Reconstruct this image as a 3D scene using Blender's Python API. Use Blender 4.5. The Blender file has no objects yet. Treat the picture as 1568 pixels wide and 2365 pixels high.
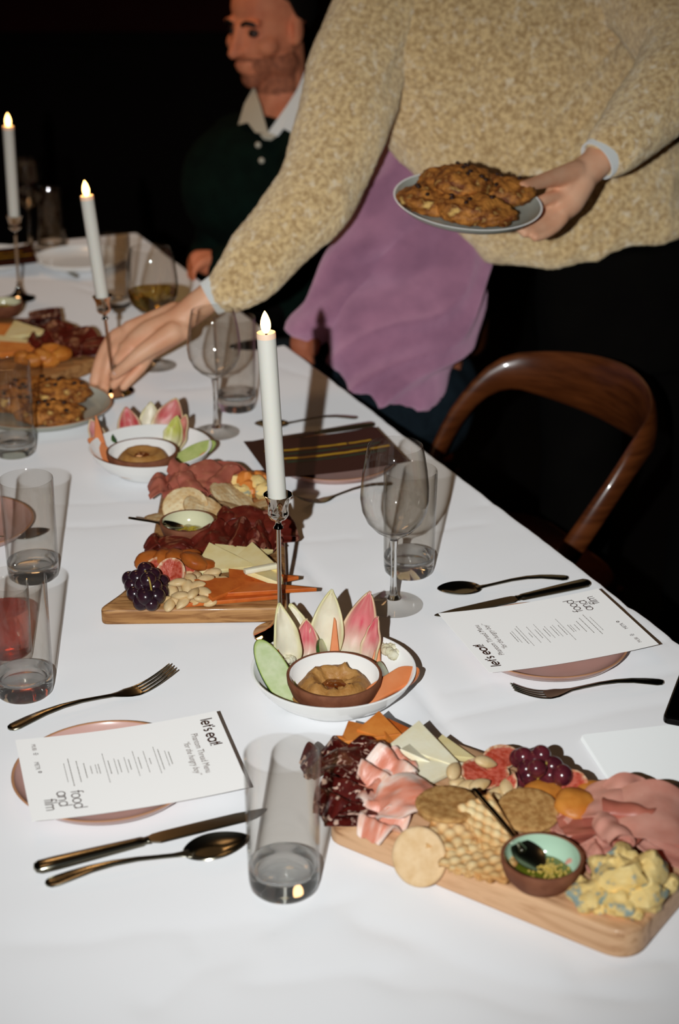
import bpy, math, random
from mathutils import Vector, Matrix, Euler, noise
from math import sin, cos, pi, radians, atan2, sqrt, degrees

scene = bpy.context.scene
COL = scene.collection
V = Vector

# ------------------------------------------------------------------ camera
FPX, PITCH, CAMZ, TZ = 3750.0, radians(23.4), 1.65, 0.75     # focal length in pixels of the 1568x2365 frame, table top height
cam_data = bpy.data.cameras.new('camera')
cam = bpy.data.objects.new('camera', cam_data)
COL.objects.link(cam)
cam.location = (0, 0, CAMZ)
cam.rotation_euler = (pi / 2 - PITCH, 0, 0)
cam_data.sensor_fit = 'VERTICAL'
cam_data.sensor_height = 36.0
cam_data.sensor_width = 24.0
cam_data.lens = FPX / 2365.0 * 36.0
cam_data.clip_start = 0.05
cam_data.dof.use_dof = True
cam_data.dof.focus_distance = 1.87
cam_data.dof.aperture_fstop = 4.5
scene.camera = cam

# ------------------------------------------------------------------ light
world = bpy.data.worlds.new('world')
scene.world = world
world.use_nodes = True
world.node_tree.nodes['Background'].inputs[0].default_value = (0.05, 0.03, 0.02, 1)
world.node_tree.nodes['Background'].inputs[1].default_value = 0.02

def add_lamp(name, kind, loc, energy, color, **kw):
    d = bpy.data.lights.new(name, kind)
    d.energy = energy
    d.color = color
    for k, v in kw.items():
        setattr(d, k, v)
    o = bpy.data.objects.new(name, d)
    o.location = loc
    COL.objects.link(o)
    return o

FLASH_LEVEL = 1.0
# the on-camera flash, a hand's width left of the lens, and dim warm lamps under the ceiling
flash = add_lamp('camera_flash', 'SPOT', (-0.155, 0.02, 1.635), 60.0, (0.975, 1.0, 0.995),
                 shadow_soft_size=0.008, spot_size=radians(58), spot_blend=1.0)
flash.rotation_euler = (pi / 2 - radians(24.8), 0, radians(-4))
flash.data.use_nodes = True
_fn = flash.data.node_tree
_em = next(n for n in _fn.nodes if n.type == 'EMISSION')
_fo = _fn.nodes.new('ShaderNodeLightFalloff')
_fo.inputs['Strength'].default_value = FLASH_LEVEL
_fn.links.new(_fo.outputs['Linear'], _em.inputs['Strength'])
add_lamp('ceiling_lamp', 'AREA', (-0.6, 1.6, 2.55), 1.1, (1.0, 0.56, 0.26), shape='DISK', size=0.5)
add_lamp('ceiling_lamp', 'AREA', (-0.9, 3.6, 2.55), 6.0, (1.0, 0.55, 0.24), shape='DISK', size=0.6)

vs = scene.view_settings
vs.view_transform = 'Standard'
vs.look = 'None'
vs.gamma = 1.0
vs.use_curve_mapping = False
vs.exposure = 0.0
scene.cycles.max_bounces = 16
scene.cycles.transmission_bounces = 16
scene.cycles.transparent_max_bounces = 24
scene.cycles.sample_clamp_indirect = 4.0

# ------------------------------------------------------------------ picture geometry -> world
def ray(x, y):
    a = (x - 784.0) / FPX
    b = -(y - 1182.5) / FPX
    return V((a, cos(PITCH) + b * sin(PITCH), -sin(PITCH) + b * cos(PITCH)))

def at(x, y, z=TZ):
    """point where the sight line of a photo pixel meets the level z"""
    d = ray(x, y)
    t = (z - CAMZ) / d.z
    return V((d.x * t, d.y * t, z))

def dp(x, y, depth):
    """point on the sight line of a photo pixel at a distance from the lens plane"""
    return V((0, 0, CAMZ)) + ray(x, y) * depth

TA = V((-0.3955, 0.9185, 0)).normalized()    # along the table, away from the camera
TC = V((TA.y, -TA.x, 0))                     # across the table, to the right
TE = V((0.401, 1.703, 0))                    # a point on the right table edge
def tab(s, c, z=0.0):
    p = TE + TA * s + TC * c
    return V((p.x, p.y, z))
TROT = atan2(TC.y, TC.x)

# ------------------------------------------------------------------ materials
def lin(c):
    r = []
    for v in c:
        v = v / 255.0
        r.append(v / 12.92 if v <= 0.04045 else ((v + 0.055) / 1.055) ** 2.4)
    return (r[0], r[1], r[2], 1.0)

MATS = {}
def mat(name, col, rough=0.5, metal=0.0, col2=None, scale=40.0, detail=4.0, lo=0.35, hi=0.65, stretch=(1, 1, 1),
        bump=0.0, bscale=200.0, bdist=0.002, spec=0.5, sheen=0.0, sss=0.0, ssr=0.01, coat=0.0, col3=None, lo3=0.6, hi3=0.7, scale3=90.0,
        tint=False, dist=0.0, diffrough=0.0, emit=None, emit_s=0.0, kind='noise', trans=0.0, ior=1.45, aniso=0.0):
    m = bpy.data.materials.new(name)
    m.use_nodes = True
    nt = m.node_tree
    N, L = nt.nodes, nt.links
    b = N['Principled BSDF']
    def setin(k, v):
        if k in b.inputs:
            b.inputs[k].default_value = v
    c1 = lin(col)
    setin('Base Color', c1)
    setin('Roughness', rough)
    setin('Metallic', metal)
    setin('Specular IOR Level', spec)
    setin('Sheen Weight', sheen)
    setin('Sheen Roughness', 0.6)
    setin('Subsurface Weight', sss)
    setin('Subsurface Radius', (1.0, 0.45, 0.25))
    setin('Subsurface Scale', ssr)
    setin('Coat Weight', coat)
    setin('Coat Roughness', 0.08)
    setin('Diffuse Roughness', diffrough)
    setin('Transmission Weight', trans)
    setin('IOR', ior)
    setin('Anisotropic', aniso)
    if emit:
        setin('Emission Color', lin(emit))
        setin('Emission Strength', emit_s)
    tc = N.new('ShaderNodeTexCoord')
    mp = N.new('ShaderNodeMapping')
    L.new(tc.outputs['Object'], mp.inputs['Vector'])
    mp.inputs['Scale'].default_value = stretch
    out = None
    if col2:
        if kind == 'voronoi':
            n = N.new('ShaderNodeTexVoronoi')
            n.feature = 'DISTANCE_TO_EDGE'
            n.inputs['Scale'].default_value = scale
            src = n.outputs['Distance']
            w = N.new('ShaderNodeTexNoise')
            w.inputs['Scale'].default_value = scale * 0.8
            w.inputs['Detail'].default_value = 3
            L.new(mp.outputs[0], w.inputs['Vector'])
            mx = N.new('ShaderNodeMix'); mx.data_type = 'VECTOR'
            mx.inputs[0].default_value = 0.06
            L.new(mp.outputs[0], mx.inputs[4]); L.new(w.outputs['Color'], mx.inputs[5])
            L.new(mx.outputs[1], n.inputs['Vector'])
        else:
            n = N.new('ShaderNodeTexNoise')
            n.inputs['Scale'].default_value = scale
            n.inputs['Detail'].default_value = detail
            n.inputs['Distortion'].default_value = dist
            src = n.outputs['Fac']
            L.new(mp.outputs[0], n.inputs['Vector'])
        r = N.new('ShaderNodeValToRGB')
        r.color_ramp.elements[0].position = lo
        r.color_ramp.elements[1].position = hi
        r.color_ramp.elements[0].color = c1
        r.color_ramp.elements[1].color = lin(col2)
        L.new(src, r.inputs[0])
        out = r.outputs[0]
        if col3:
            n3 = N.new('ShaderNodeTexNoise')
            n3.inputs['Scale'].default_value = scale3
            n3.inputs['Detail'].default_value = 4
            n3.inputs['Distortion'].default_value = dist
            L.new(mp.outputs[0], n3.inputs['Vector'])
            r3 = N.new('ShaderNodeValToRGB')
            r3.color_ramp.elements[0].position = lo3
            r3.color_ramp.elements[1].position = hi3
            r3.color_ramp.elements[0].color = (0, 0, 0, 1)
            r3.color_ramp.elements[1].color = (1, 1, 1, 1)
            L.new(n3.outputs['Fac'], r3.inputs[0])
            m3 = N.new('ShaderNodeMix'); m3.data_type = 'RGBA'
            L.new(r3.outputs[0], m3.inputs[0])
            L.new(out, m3.inputs[6])
            m3.inputs[7].default_value = lin(col3)
            out = m3.outputs[2]
        if not tint:
            L.new(out, b.inputs['Base Color'])
    if tint:
        a = N.new('ShaderNodeAttribute')
        a.attribute_name = 'tint'
        if out is not None:
            mm = N.new('ShaderNodeMix'); mm.data_type = 'RGBA'; mm.blend_type = 'MULTIPLY'
            mm.inputs[0].default_value = 1.0
            L.new(a.outputs['Color'], mm.inputs[6]); L.new(out, mm.inputs[7])
            L.new(mm.outputs[2], b.inputs['Base Color'])
        else:
            L.new(a.outputs['Color'], b.inputs['Base Color'])
    if bump:
        nb = N.new('ShaderNodeTexNoise')
        nb.inputs['Scale'].default_value = bscale
        nb.inputs['Detail'].default_value = 4
        L.new(mp.outputs[0], nb.inputs['Vector'])
        bp = N.new('ShaderNodeBump')
        bp.inputs['Strength'].default_value = bump
        bp.inputs['Distance'].default_value = bdist
        L.new(nb.outputs['Fac'], bp.inputs['Height'])
        L.new(bp.outputs[0], b.inputs['Normal'])
    MATS[name] = m
    return m

def glass_mat(name, tintc=(1, 1, 1), rough=0.0, ior=1.47, clear=0.0):
    """solid glass or liquid"""
    m = bpy.data.materials.new(name)
    m.use_nodes = True
    N, L = m.node_tree.nodes, m.node_tree.links
    N.remove(N['Principled BSDF'])
    g = N.new('ShaderNodeBsdfGlass')
    g.inputs['Color'].default_value = (*tintc, 1)
    g.inputs['Roughness'].default_value = rough
    g.inputs['IOR'].default_value = ior
    t = N.new('ShaderNodeBsdfTransparent')
    t.inputs['Color'].default_value = (*tintc, 1)
    mx = N.new('ShaderNodeMixShader')
    mx.inputs[0].default_value = clear
    L.new(g.outputs[0], mx.inputs[1]); L.new(t.outputs[0], mx.inputs[2])
    L.new(mx.outputs[0], N['Material Output'].inputs['Surface'])
    MATS[name] = m
    return m

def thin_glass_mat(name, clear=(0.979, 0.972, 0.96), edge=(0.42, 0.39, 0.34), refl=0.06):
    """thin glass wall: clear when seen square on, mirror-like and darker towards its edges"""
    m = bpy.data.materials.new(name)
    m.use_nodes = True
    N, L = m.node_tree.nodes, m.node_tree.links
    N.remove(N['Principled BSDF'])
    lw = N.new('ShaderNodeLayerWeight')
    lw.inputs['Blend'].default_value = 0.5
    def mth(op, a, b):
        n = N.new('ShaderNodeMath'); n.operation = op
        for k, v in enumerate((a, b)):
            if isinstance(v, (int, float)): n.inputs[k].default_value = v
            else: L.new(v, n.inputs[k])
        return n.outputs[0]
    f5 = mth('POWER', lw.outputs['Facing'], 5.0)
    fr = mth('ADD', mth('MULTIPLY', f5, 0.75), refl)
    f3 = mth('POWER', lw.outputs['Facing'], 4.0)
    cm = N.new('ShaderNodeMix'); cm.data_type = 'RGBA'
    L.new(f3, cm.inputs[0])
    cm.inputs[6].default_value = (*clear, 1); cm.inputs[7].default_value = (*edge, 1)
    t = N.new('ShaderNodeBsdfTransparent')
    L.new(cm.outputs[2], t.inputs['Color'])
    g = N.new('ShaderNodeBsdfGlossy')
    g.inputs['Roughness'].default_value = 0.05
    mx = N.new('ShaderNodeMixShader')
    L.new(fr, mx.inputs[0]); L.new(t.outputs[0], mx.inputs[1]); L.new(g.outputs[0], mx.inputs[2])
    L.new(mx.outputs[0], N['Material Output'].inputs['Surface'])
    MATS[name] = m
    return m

# ------------------------------------------------------------------ mesh builder
class MB:
    def __init__(self):
        self.v, self.f, self.mi, self.tint = [], [], [], []
    def add(self, vf, mi=0, M=None, tint=None):
        vs_, fs = vf
        o = len(self.v)
        for k, p in enumerate(vs_):
            p = V(p)
            if M is not None:
                p = M @ p
            self.v.append(p)
            self.tint.append(tint[k] if isinstance(tint, list) else (tint or (1, 1, 1)))
        for k, fc in enumerate(fs):
            self.f.append([o + i for i in fc])
            self.mi.append(mi[k] if isinstance(mi, list) else mi)
        return self
    def mesh(self, name, mats, sharp=40.0, tint=False):
        me = bpy.data.meshes.new(name)
        me.from_pydata([tuple(p) for p in self.v], [], self.f)
        for m in mats:
            me.materials.append(m)
        me.polygons.foreach_set('material_index', self.mi)
        me.polygons.foreach_set('use_smooth', [True] * len(self.f))
        if sharp is not None:
            me.set_sharp_from_angle(angle=radians(sharp))
        if tint:
            a = me.attributes.new('tint', 'FLOAT_COLOR', 'POINT')
            flat = []
            for t in self.tint:
                flat += [t[0], t[1], t[2], 1.0]
            a.data.foreach_set('color', flat)
        me.update()
        return me

def catmull(pts, n=8, closed=False):
    pts = [V(p) for p in pts]
    res = []
    m = len(pts)
    rng = range(m) if closed else range(m - 1)
    for i in rng:
        p0 = pts[(i - 1) % m] if closed or i > 0 else pts[0] * 2 - pts[1]
        p1, p2 = pts[i], pts[(i + 1) % m]
        p3 = pts[(i + 2) % m] if closed or i + 2 < m else pts[-1] * 2 - pts[-2]
        for k in range(n):
            t = k / n
            res.append(0.5 * ((2 * p1) + (p2 - p0) * t + (2 * p0 - 5 * p1 + 4 * p2 - p3) * t * t + (3 * p1 - p0 - 3 * p2 + p3) * t ** 3))
    if not closed:
        res.append(pts[-1])
    return res

def lathe(prof, n=48):
    """profile of (radius, z), closed where the radius is 0"""
    vs_, fs, rings = [], [], []
    for r, z in prof:
        if r <= 1e-7:
            rings.append([len(vs_)]); vs_.append(V((0, 0, z)))
        else:
            b = len(vs_)
            rings.append(list(range(b, b + n)))
            for k in range(n):
                a = 2 * pi * k / n
                vs_.append(V((r * cos(a), r * sin(a), z)))
    for A, B in zip(rings, rings[1:]):
        if len(A) == 1 and len(B) == 1:
            continue
        for k in range(n):
            k2 = (k + 1) % n
            if len(A) == 1:
                fs.append([A[0], B[k2], B[k]])
            elif len(B) == 1:
                fs.append([A[k], A[k2], B[0]])
            else:
                fs.append([A[k], A[k2], B[k2], B[k]])
    return vs_, fs

def rings_mesh(rings, cap=True, closed_loop=False):
    vs_, fs = [], []
    n = len(rings[0])
    for r in rings:
        vs_ += [V(p) for p in r]
    m = len(rings)
    for i in range(m if closed_loop else m - 1):
        j = (i + 1) % m
        for k in range(n):
            k2 = (k + 1) % n
            fs.append([i * n + k, i * n + k2, j * n + k2, j * n + k])
    if cap and not closed_loop:
        for i, flip in ((0, True), (m - 1, False)):
            c = len(vs_)
            s = V((0, 0, 0))
            for k in range(n):
                s += vs_[i * n + k]
            vs_.append(s / n)
            for k in range(n):
                k2 = (k + 1) % n
                fs.append([c, i * n + k2, i * n + k] if flip else [c, i * n + k, i * n + k2])
    return vs_, fs

def tube(pts, radii, n=12, up=None, round_ends=True):
    """tube along points; a radius is a number or (side, up); ends rounded"""
    pts = [V(p) for p in pts]
    m = len(pts)
    if not isinstance(radii, (list, tuple)):
        radii = [radii] * m
    rr = [(r, r) if not isinstance(r, (list, tuple)) else r for r in radii]
    rings = []
    T0 = None
    side = None
    for i in range(m):
        t = (pts[min(i + 1, m - 1)] - pts[max(i - 1, 0)]).normalized()
        if up is not None:
            sd = t.cross(V(up))
            if sd.length < 1e-5:
                sd = V((1, 0, 0))
            side = sd.normalized()
        elif side is None:
            h = V((0, 0, 1)) if abs(t.z) < 0.9 else V((1, 0, 0))
            side = t.cross(h).normalized()
        else:
            side = (side - t * side.dot(t)).normalized()
        u = side.cross(t).normalized()
        def ring(c, s):
            return [c + side * (rr[i][0] * s * cos(2 * pi * k / n)) + u * (rr[i][1] * s * sin(2 * pi * k / n)) for k in range(n)]
        rad = min(rr[i])
        if round_ends and i == 0:
            for a in (75, 45, 20):
                rings.append(ring(pts[i] - t * rad * sin(radians(a)), cos(radians(a))))
        rings.append(ring(pts[i], 1.0))
        if round_ends and i == m - 1:
            for a in (20, 45, 75):
                rings.append(ring(pts[i] + t * rad * sin(radians(a)), cos(radians(a))))
    return rings_mesh(rings)

def ell(c, r, R=None, nu=16, nv=10):
    prof = [(sin(pi * i / nv), -cos(pi * i / nv)) for i in range(nv + 1)]
    prof[0] = (0, -1); prof[-1] = (0, 1)
    vs_, fs = lathe(prof, nu)
    out = []
    for p in vs_:
        q = V((p.x * r[0], p.y * r[1], p.z * r[2]))
        if R is not None:
            q = R @ q
        out.append(q + V(c))
    return out, fs

def blob(r, seed=0, amp=0.15, freq=1.5, nu=20, nv=12, ridged=False, amp2=0.0, freq2=6.0):
    vs_, fs = ell((0, 0, 0), (1, 1, 1), None, nu, nv)
    out = []
    for p in vs_:
        o = V((seed * 3.17, seed * 1.31, seed * 7.7))
        d = noise.noise(p * freq + o) * amp + (noise.noise(p * freq2 + o) * amp2 if amp2 else 0)
        if ridged:
            d = abs(d) * 2 - amp * 0.5
        q = p * (1 + d)
        out.append(V((q.x * r[0], q.y * r[1], q.z * r[2])))
    return out, fs

def prism(outline, z0, z1, b=0.002, seg=2):
    """solid of a flat outline (counter-clockwise) with rounded upper and lower edges"""
    o2 = [V((p[0], p[1], 0)) for p in outline]
    m = len(o2)
    area = sum(o2[i].x * o2[(i + 1) % m].y - o2[(i + 1) % m].x * o2[i].y for i in range(m))
    if area < 0:
        o2.reverse()
    nr = []
    for i in range(m):
        e = (o2[(i + 1) % m] - o2[i - 1])
        nr.append(V((-e.y, e.x, 0)).normalized())
    lv = []
    for k in range(seg + 1):
        a = pi / 2 * k / seg
        lv.append((b * (1 - sin(a)), z0 + b * (1 - cos(a))))
    for k in range(seg + 1):
        a = pi / 2 * k / seg
        lv.append((b * (1 - cos(a)), z1 - b * (1 - sin(a))))
    rings = [[o2[i] + nr[i] * ins + V((0, 0, z)) for i in range(m)] for ins, z in lv]
    return rings_mesh(rings)

def box(c, h, b=0.003):
    x, y, z = c
    hx, hy, hz = h
    return prism([(x - hx, y - hy), (x + hx, y - hy), (x + hx, y + hy), (x - hx, y + hy)], z - hz, z + hz, b)

def sheet(fn, nu, nv, th=0.001):
    """solid sheet from a function of u, v in 0..1"""
    P_ = [[V(fn(i / nu, j / nv)) for j in range(nv + 1)] for i in range(nu + 1)]
    vs_, fs = [], []
    W = nv + 1
    def nrm(i, j):
        a = P_[min(i + 1, nu)][j] - P_[max(i - 1, 0)][j]
        b = P_[i][min(j + 1, nv)] - P_[i][max(j - 1, 0)]
        c = a.cross(b)
        return c.normalized() if c.length > 1e-12 else V((0, 0, 1))
    top, bot = [], []
    for i in range(nu + 1):
        for j in range(W):
            n = nrm(i, j)
            top.append(P_[i][j] + n * th / 2)
            bot.append(P_[i][j] - n * th / 2)
    vs_ = top + bot
    K = len(top)
    for i in range(nu):
        for j in range(nv):
            a, b, c, d = i * W + j, (i + 1) * W + j, (i + 1) * W + j + 1, i * W + j + 1
            fs.append([a, b, c, d])
            fs.append([K + d, K + c, K + b, K + a])
    edge = [(i, 0) for i in range(nu)] + [(nu, j) for j in range(nv)] + [(nu - i, nv) for i in range(nu)] + [(0, nv - j) for j in range(nv)]
    ids = [i * W + j for i, j in edge]
    for k in range(len(ids)):
        a, b = ids[k], ids[(k + 1) % len(ids)]
        fs.append([b, a, K + a, K + b])
    return vs_, fs

def xf(loc=(0, 0, 0), rx=0, ry=0, rz=0, s=1.0):
    return Matrix.Translation(V(loc)) @ Euler((rx, ry, rz)).to_matrix().to_4x4() @ Matrix.Scale(s, 4)

# ------------------------------------------------------------------ objects
def tag(o, label=None, cat=None, group=None, kind=None):
    if label: o['label'] = label
    if cat: o['category'] = cat
    if group: o['group'] = group
    if kind: o['kind'] = kind
    return o

def obj(name, mb, mats, parent=None, loc=None, rot=None, sharp=40.0, tint=False, **tags):
    if not isinstance(mats, (list, tuple)):
        mats = [mats]
    me = mb if isinstance(mb, bpy.types.Mesh) else (mb if isinstance(mb, MB) else MB().add(mb)).mesh(name, mats, sharp, tint)
    if isinstance(mb, bpy.types.Mesh) and not me.materials:
        for m in mats:
            me.materials.append(m)
    o = bpy.data.objects.new(name, me)
    COL.objects.link(o)
    if parent is not None: o.parent = parent
    if loc is not None: o.location = loc
    if rot is not None: o.rotation_euler = rot
    return tag(o, **tags)

def thing(name, label, cat, loc=(0, 0, 0), rot=(0, 0, 0), group=None):
    o = bpy.data.objects.new(name, None)
    o.empty_display_size = 0.02
    COL.objects.link(o)
    o.location = loc
    o.rotation_euler = rot
    return tag(o, label, cat, group)

def dup(root, loc=None, rot=None, label=None, group=None):
    r = root.copy()
    COL.objects.link(r)
    if loc is not None: r.location = loc
    if rot is not None: r.rotation_euler = rot
    if label: r['label'] = label
    if group: r['group'] = group
    for ch in list(root.children):
        c = ch.copy(); COL.objects.link(c); c.parent = r
        for g in list(ch.children):
            d = g.copy(); COL.objects.link(d); d.parent = c
    return r

def lean(direction):
    """rotation that takes local z to a direction"""
    return V((0, 0, 1)).rotation_difference(V(direction).normalized()).to_euler()

def fuse(name, parts, voxel, mats, smooth=4, disp=None, parent=None, **tags):
    """one continuous skin over overlapping solids"""
    mb = MB()
    for p in parts:
        mb.add(p)
    me = mb.mesh(name + '_source', [], None)
    o = bpy.data.objects.new(name + '_source', me)
    COL.objects.link(o)
    r = o.modifiers.new('remesh', 'REMESH'); r.mode = 'VOXEL'; r.voxel_size = voxel
    if smooth:
        s = o.modifiers.new('smooth', 'SMOOTH'); s.factor = 0.5; s.iterations = smooth
    dg = bpy.context.evaluated_depsgraph_get()
    new = bpy.data.meshes.new_from_object(o.evaluated_get(dg))
    new.name = name
    bpy.data.objects.remove(o)
    bpy.data.meshes.remove(me)
    if disp:
        nv = [None] * len(new.vertices)
        norms = [v.normal.copy() for v in new.vertices]
        for v in new.vertices:
            v.co = v.co + norms[v.index] * disp(v.co)
        new.update()
    new.materials.clear()
    for m in (mats if isinstance(mats, (list, tuple)) else [mats]):
        new.materials.append(m)
    new.polygons.foreach_set('use_smooth', [True] * len(new.polygons))
    o2 = bpy.data.objects.new(name, new)
    COL.objects.link(o2)
    if parent is not None: o2.parent = parent
    return tag(o2, **tags)

def caps(chain, n=14):
    """tapered limb solids along (point, radius) pairs"""
    return [tube([chain[i][0], chain[i + 1][0]], [chain[i][1], chain[i + 1][1]], n) for i in range(len(chain) - 1)]

def limb(chain, n=14, sub=6):
    pts = catmull([c[0] for c in chain], sub)
    rad = []
    for i in range(len(chain) - 1):
        for k in range(sub):
            rad.append(chain[i][1] + (chain[i + 1][1] - chain[i][1]) * k / sub)
    rad.append(chain[-1][1])
    return tube(pts, rad, n)
# ------------------------------------------------------------------ material list
mat('cloth', (236, 236, 238), 0.9, sheen=0.10, diffrough=0.7, bump=0.12, bscale=1500, bdist=0.0004)
mat('white_cotton', (238, 240, 240), 0.85, sheen=0.1, diffrough=1.0, bump=0.1, bscale=900, bdist=0.0004)
mat('paper', (236, 234, 232), 0.8, diffrough=1.0, spec=0.2)
mat('card_dark', (62, 22, 14), 0.5)
mat('ink', (66, 30, 14), 0.7)
mat('ink_grey', (146, 140, 134), 0.8)
mat('ink_thin', (112, 84, 70), 0.8)
mat('stripe_yellow', (225, 180, 40), 0.5)
mat('stripe_green', (30, 70, 50), 0.5)
mat('pink_glaze', (226, 186, 178), 0.28, col2=(218, 172, 160), scale=12, coat=0.3)
mat('pink_rim', (205, 150, 112), 0.4)
mat('white_glaze', (246, 246, 244), 0.15, coat=0.3, diffrough=.6)
mat('grey_glaze', (205, 208, 196), 0.22, col2=(192, 196, 184), scale=14, coat=0.3)
mat('terracotta', (142, 88, 60), 0.75, col2=(118, 68, 44), scale=60, bump=0.15, bscale=500)
mat('mint_glaze', (190, 222, 196), 0.14, coat=0.4)
mat('cream_glaze', (228, 226, 190), 0.14, coat=0.4)
mat('steel', (152, 148, 132), 0.22, metal=1.0)
mat('steel_dark', (120, 112, 96), 0.26, metal=1.0)
mat('silver', (226, 220, 210), 0.05, metal=1.0)
mat('wax', (240, 238, 228), 0.42, sss=0.15, ssr=0.006)
mat('wax_top_glow', (248, 230, 208), 0.42, emit=(255, 150, 70), emit_s=0.22)  # flame glow through the wax rim, put in as faint emission
mat('flame', (255, 220, 170), 0.6, emit=(255, 196, 112), emit_s=9.0)
mat('wick', (40, 30, 25), 0.8)
glass_mat('glass', (0.985, 0.99, 0.985), clear=0.10)
thin_glass_mat('thin_glass')
glass_mat('rose_drink', (1.0, 0.50, 0.40), ior=1.33, clear=0.55)
glass_mat('white_wine', (0.98, 0.88, 0.46), ior=1.33, clear=0.35)
mat('board_wood', (196, 146, 92), 0.5, col2=(126, 76, 36), scale=9, detail=6, lo=0.42, hi=0.72, stretch=(1.2, 9, 9), dist=1.6, col3=(98, 54, 24), lo3=0.60, hi3=0.72, scale3=7, coat=0.12, bump=0.06, bscale=60)
mat('board_wood_pale', (228, 184, 142), 0.5, col2=(190, 138, 96), scale=8, detail=6, lo=0.45, hi=0.75, stretch=(1.2, 9, 9), dist=1.8, col3=(128, 80, 42), lo3=0.63, hi3=0.74, scale3=8, coat=0.12, bump=0.06, bscale=60)
mat('chair_wood', (104, 54, 24), 0.32, col2=(76, 36, 14), scale=12, stretch=(1, 1, 8), coat=0.4)
mat('wall_red', (34, 5, 5), 0.9, spec=0.1, col2=(28, 4, 4), scale=3)
mat('wall_dark', (9, 5, 4), 0.9, spec=0.1, col2=(7, 4, 3), scale=3)
mat('floor_dark', (12, 7, 4), 0.7, spec=0.2, col2=(8, 5, 3), scale=8, stretch=(1, 8, 1))
mat('ceiling_dark', (40, 30, 26), 0.9)
mat('phone_black', (6, 6, 7), 0.25)
mat('phone_glass', (3, 3, 4), 0.06)

# ------------------------------------------------------------------ the room
obj('floor', box((0.3, 2.2, -0.05), (3.4, 4.3, 0.05), 0.001), MATS['floor_dark'], kind='structure')
obj('ceiling', box((0.3, 2.2, 2.75), (3.4, 4.3, 0.05), 0.001), MATS['ceiling_dark'], kind='structure')
obj('wall_back', box((0.3, 6.45, 1.35), (3.4, 0.05, 1.35), 0.001), MATS['wall_red'], kind='structure')
obj('wall_front', box((0.3, -2.05, 1.35), (3.4, 0.05, 1.35), 0.001), MATS['wall_dark'], kind='structure')
obj('wall_left', box((-3.05, 2.2, 1.35), (0.05, 4.2, 1.35), 0.001), MATS['wall_dark'], kind='structure')
obj('wall_right', box((3.65, 2.2, 1.35), (0.05, 4.2, 1.35), 0.001), MATS['wall_dark'], kind='structure')
obj('trim_1', box((0.3, 6.388, 0.42), (3.33, 0.012, 0.42), 0.004), MATS['wall_dark'], kind='structure')
obj('trim_2', box((0.3, 6.375, 0.855), (3.33, 0.025, 0.018), 0.006), MATS['wall_dark'], kind='structure')

# ------------------------------------------------------------------ table and cloth
S0, S1, C0, C1 = -1.06, 2.20, -0.98, 0.0
tb = thing('dining_table', 'long dining table hidden under the white tablecloth', 'table', tab(0.57, -0.49, 0), (0, 0, TROT))
obj('tabletop', box((0, 0, 0.727), (0.475, 1.61, 0.0135), 0.004), MATS['chair_wood'], tb)
for sx in (-1, 1):
    for sy in (-1, 1):
        obj('leg', tube([(sx * 0.40, sy * 1.5, 0.0), (sx * 0.40, sy * 1.5, 0.715)], [0.022, 0.03], 12, round_ends=False), MATS['chair_wood'], tb)

def tabinv(p):
    d = V((p.x - TE.x, p.y - TE.y, 0))
    return d.dot(TA), d.dot(TC)

# long fold lines pressed into the cloth, as (pixel a, pixel b, height, width, one-sidedness)
FOLDS = []
for a, b, h, w in (((700, 1290), (1105, 1760), 0.0030, 0.010), ((690, 1300), (830, 1440), 0.0015, 0.006),
                   ((140, 1216), (352, 1200), 0.0018, 0.007), ((120, 1165), (350, 1150), 0.0012, 0.006),
                   ((1010, 1655), (1568, 1540), 0.0025, 0.010), ((1130, 1700), (1568, 1610), 0.0016, 0.012),
                   ((1030, 1600), (1160, 1570), 0.0012, 0.006), ((1100, 1170), (1330, 1120), 0.0015, 0.010),
                   ((700, 1250), (830, 1238), 0.0012, 0.007), ((930, 1235), (1120, 1205), 0.0014, 0.008),
                   ((0, 905), (140, 890), 0.002, 0.010), ((60, 1660), (330, 1600), 0.0010, 0.012),
                   ((460, 2180), (830, 2060), 0.0030, 0.020), ((0, 2180), (620, 2120), 0.0020, 0.02),
                   ((830, 2110), (1260, 2330), 0.0040, 0.018), ((560, 2260), (1000, 2240), 0.0025, 0.02),
                   ((330, 2330), (560, 2170), 0.0025, 0.02), ((900, 2250), (1500, 2300), 0.003, 0.016),
                   ((1320, 2240), (1568, 2200), 0.003, 0.016),
                   ((120, 620), (560, 760), 0.004, 0.016), ((180, 660), (420, 730), 0.003, 0.014), ((40, 640), (300, 640), 0.003, 0.014),
                   ((620, 840), (830, 900), 0.0015, 0.010), ((380, 900), (560, 880), 0.0015, 0.010),
                   ((1420, 1400), (1500, 1385), 0.002, 0.008), ((1410, 1490), (1568, 1465), 0.002, 0.010)):
    A, B = at(*a), at(*b)
    FOLDS.append((A, B, h, w))

def cloth_z(p):
    z = 0.0
    for A, B, h, w in FOLDS:
        d = B - A
        L_ = d.length
        t = (p - A).dot(d) / (L_ * L_)
        if t < -0.15 or t > 1.15:
            continue
        q = p - (A + d * t)
        dist = q.x * -d.y + q.y * d.x
        dist /= L_
        e = 1.0
        if t < 0.12: e = max(0.0, (t + 0.15) / 0.27)
        if t > 0.88: e = max(0.0, (1.15 - t) / 0.27)
        e = e * e * (3 - 2 * e)
        wob = noise.noise(V((t * 3.0, h * 900, 0.3))) * w * 0.8
        x = (dist - wob) / w
        if abs(x) < 3.5:
            z -= 1.9 * h * e * math.exp(-abs(x) ** 1.1)
    s, c = tabinv(p)
    z += -0.0012 + 0.0016 * noise.noise(V((s * 3.0, c * 9.0, 1.7))) + 0.0007 * noise.noise(V((s * 22.0, c * 12.0, 4.1)))
    return z

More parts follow.
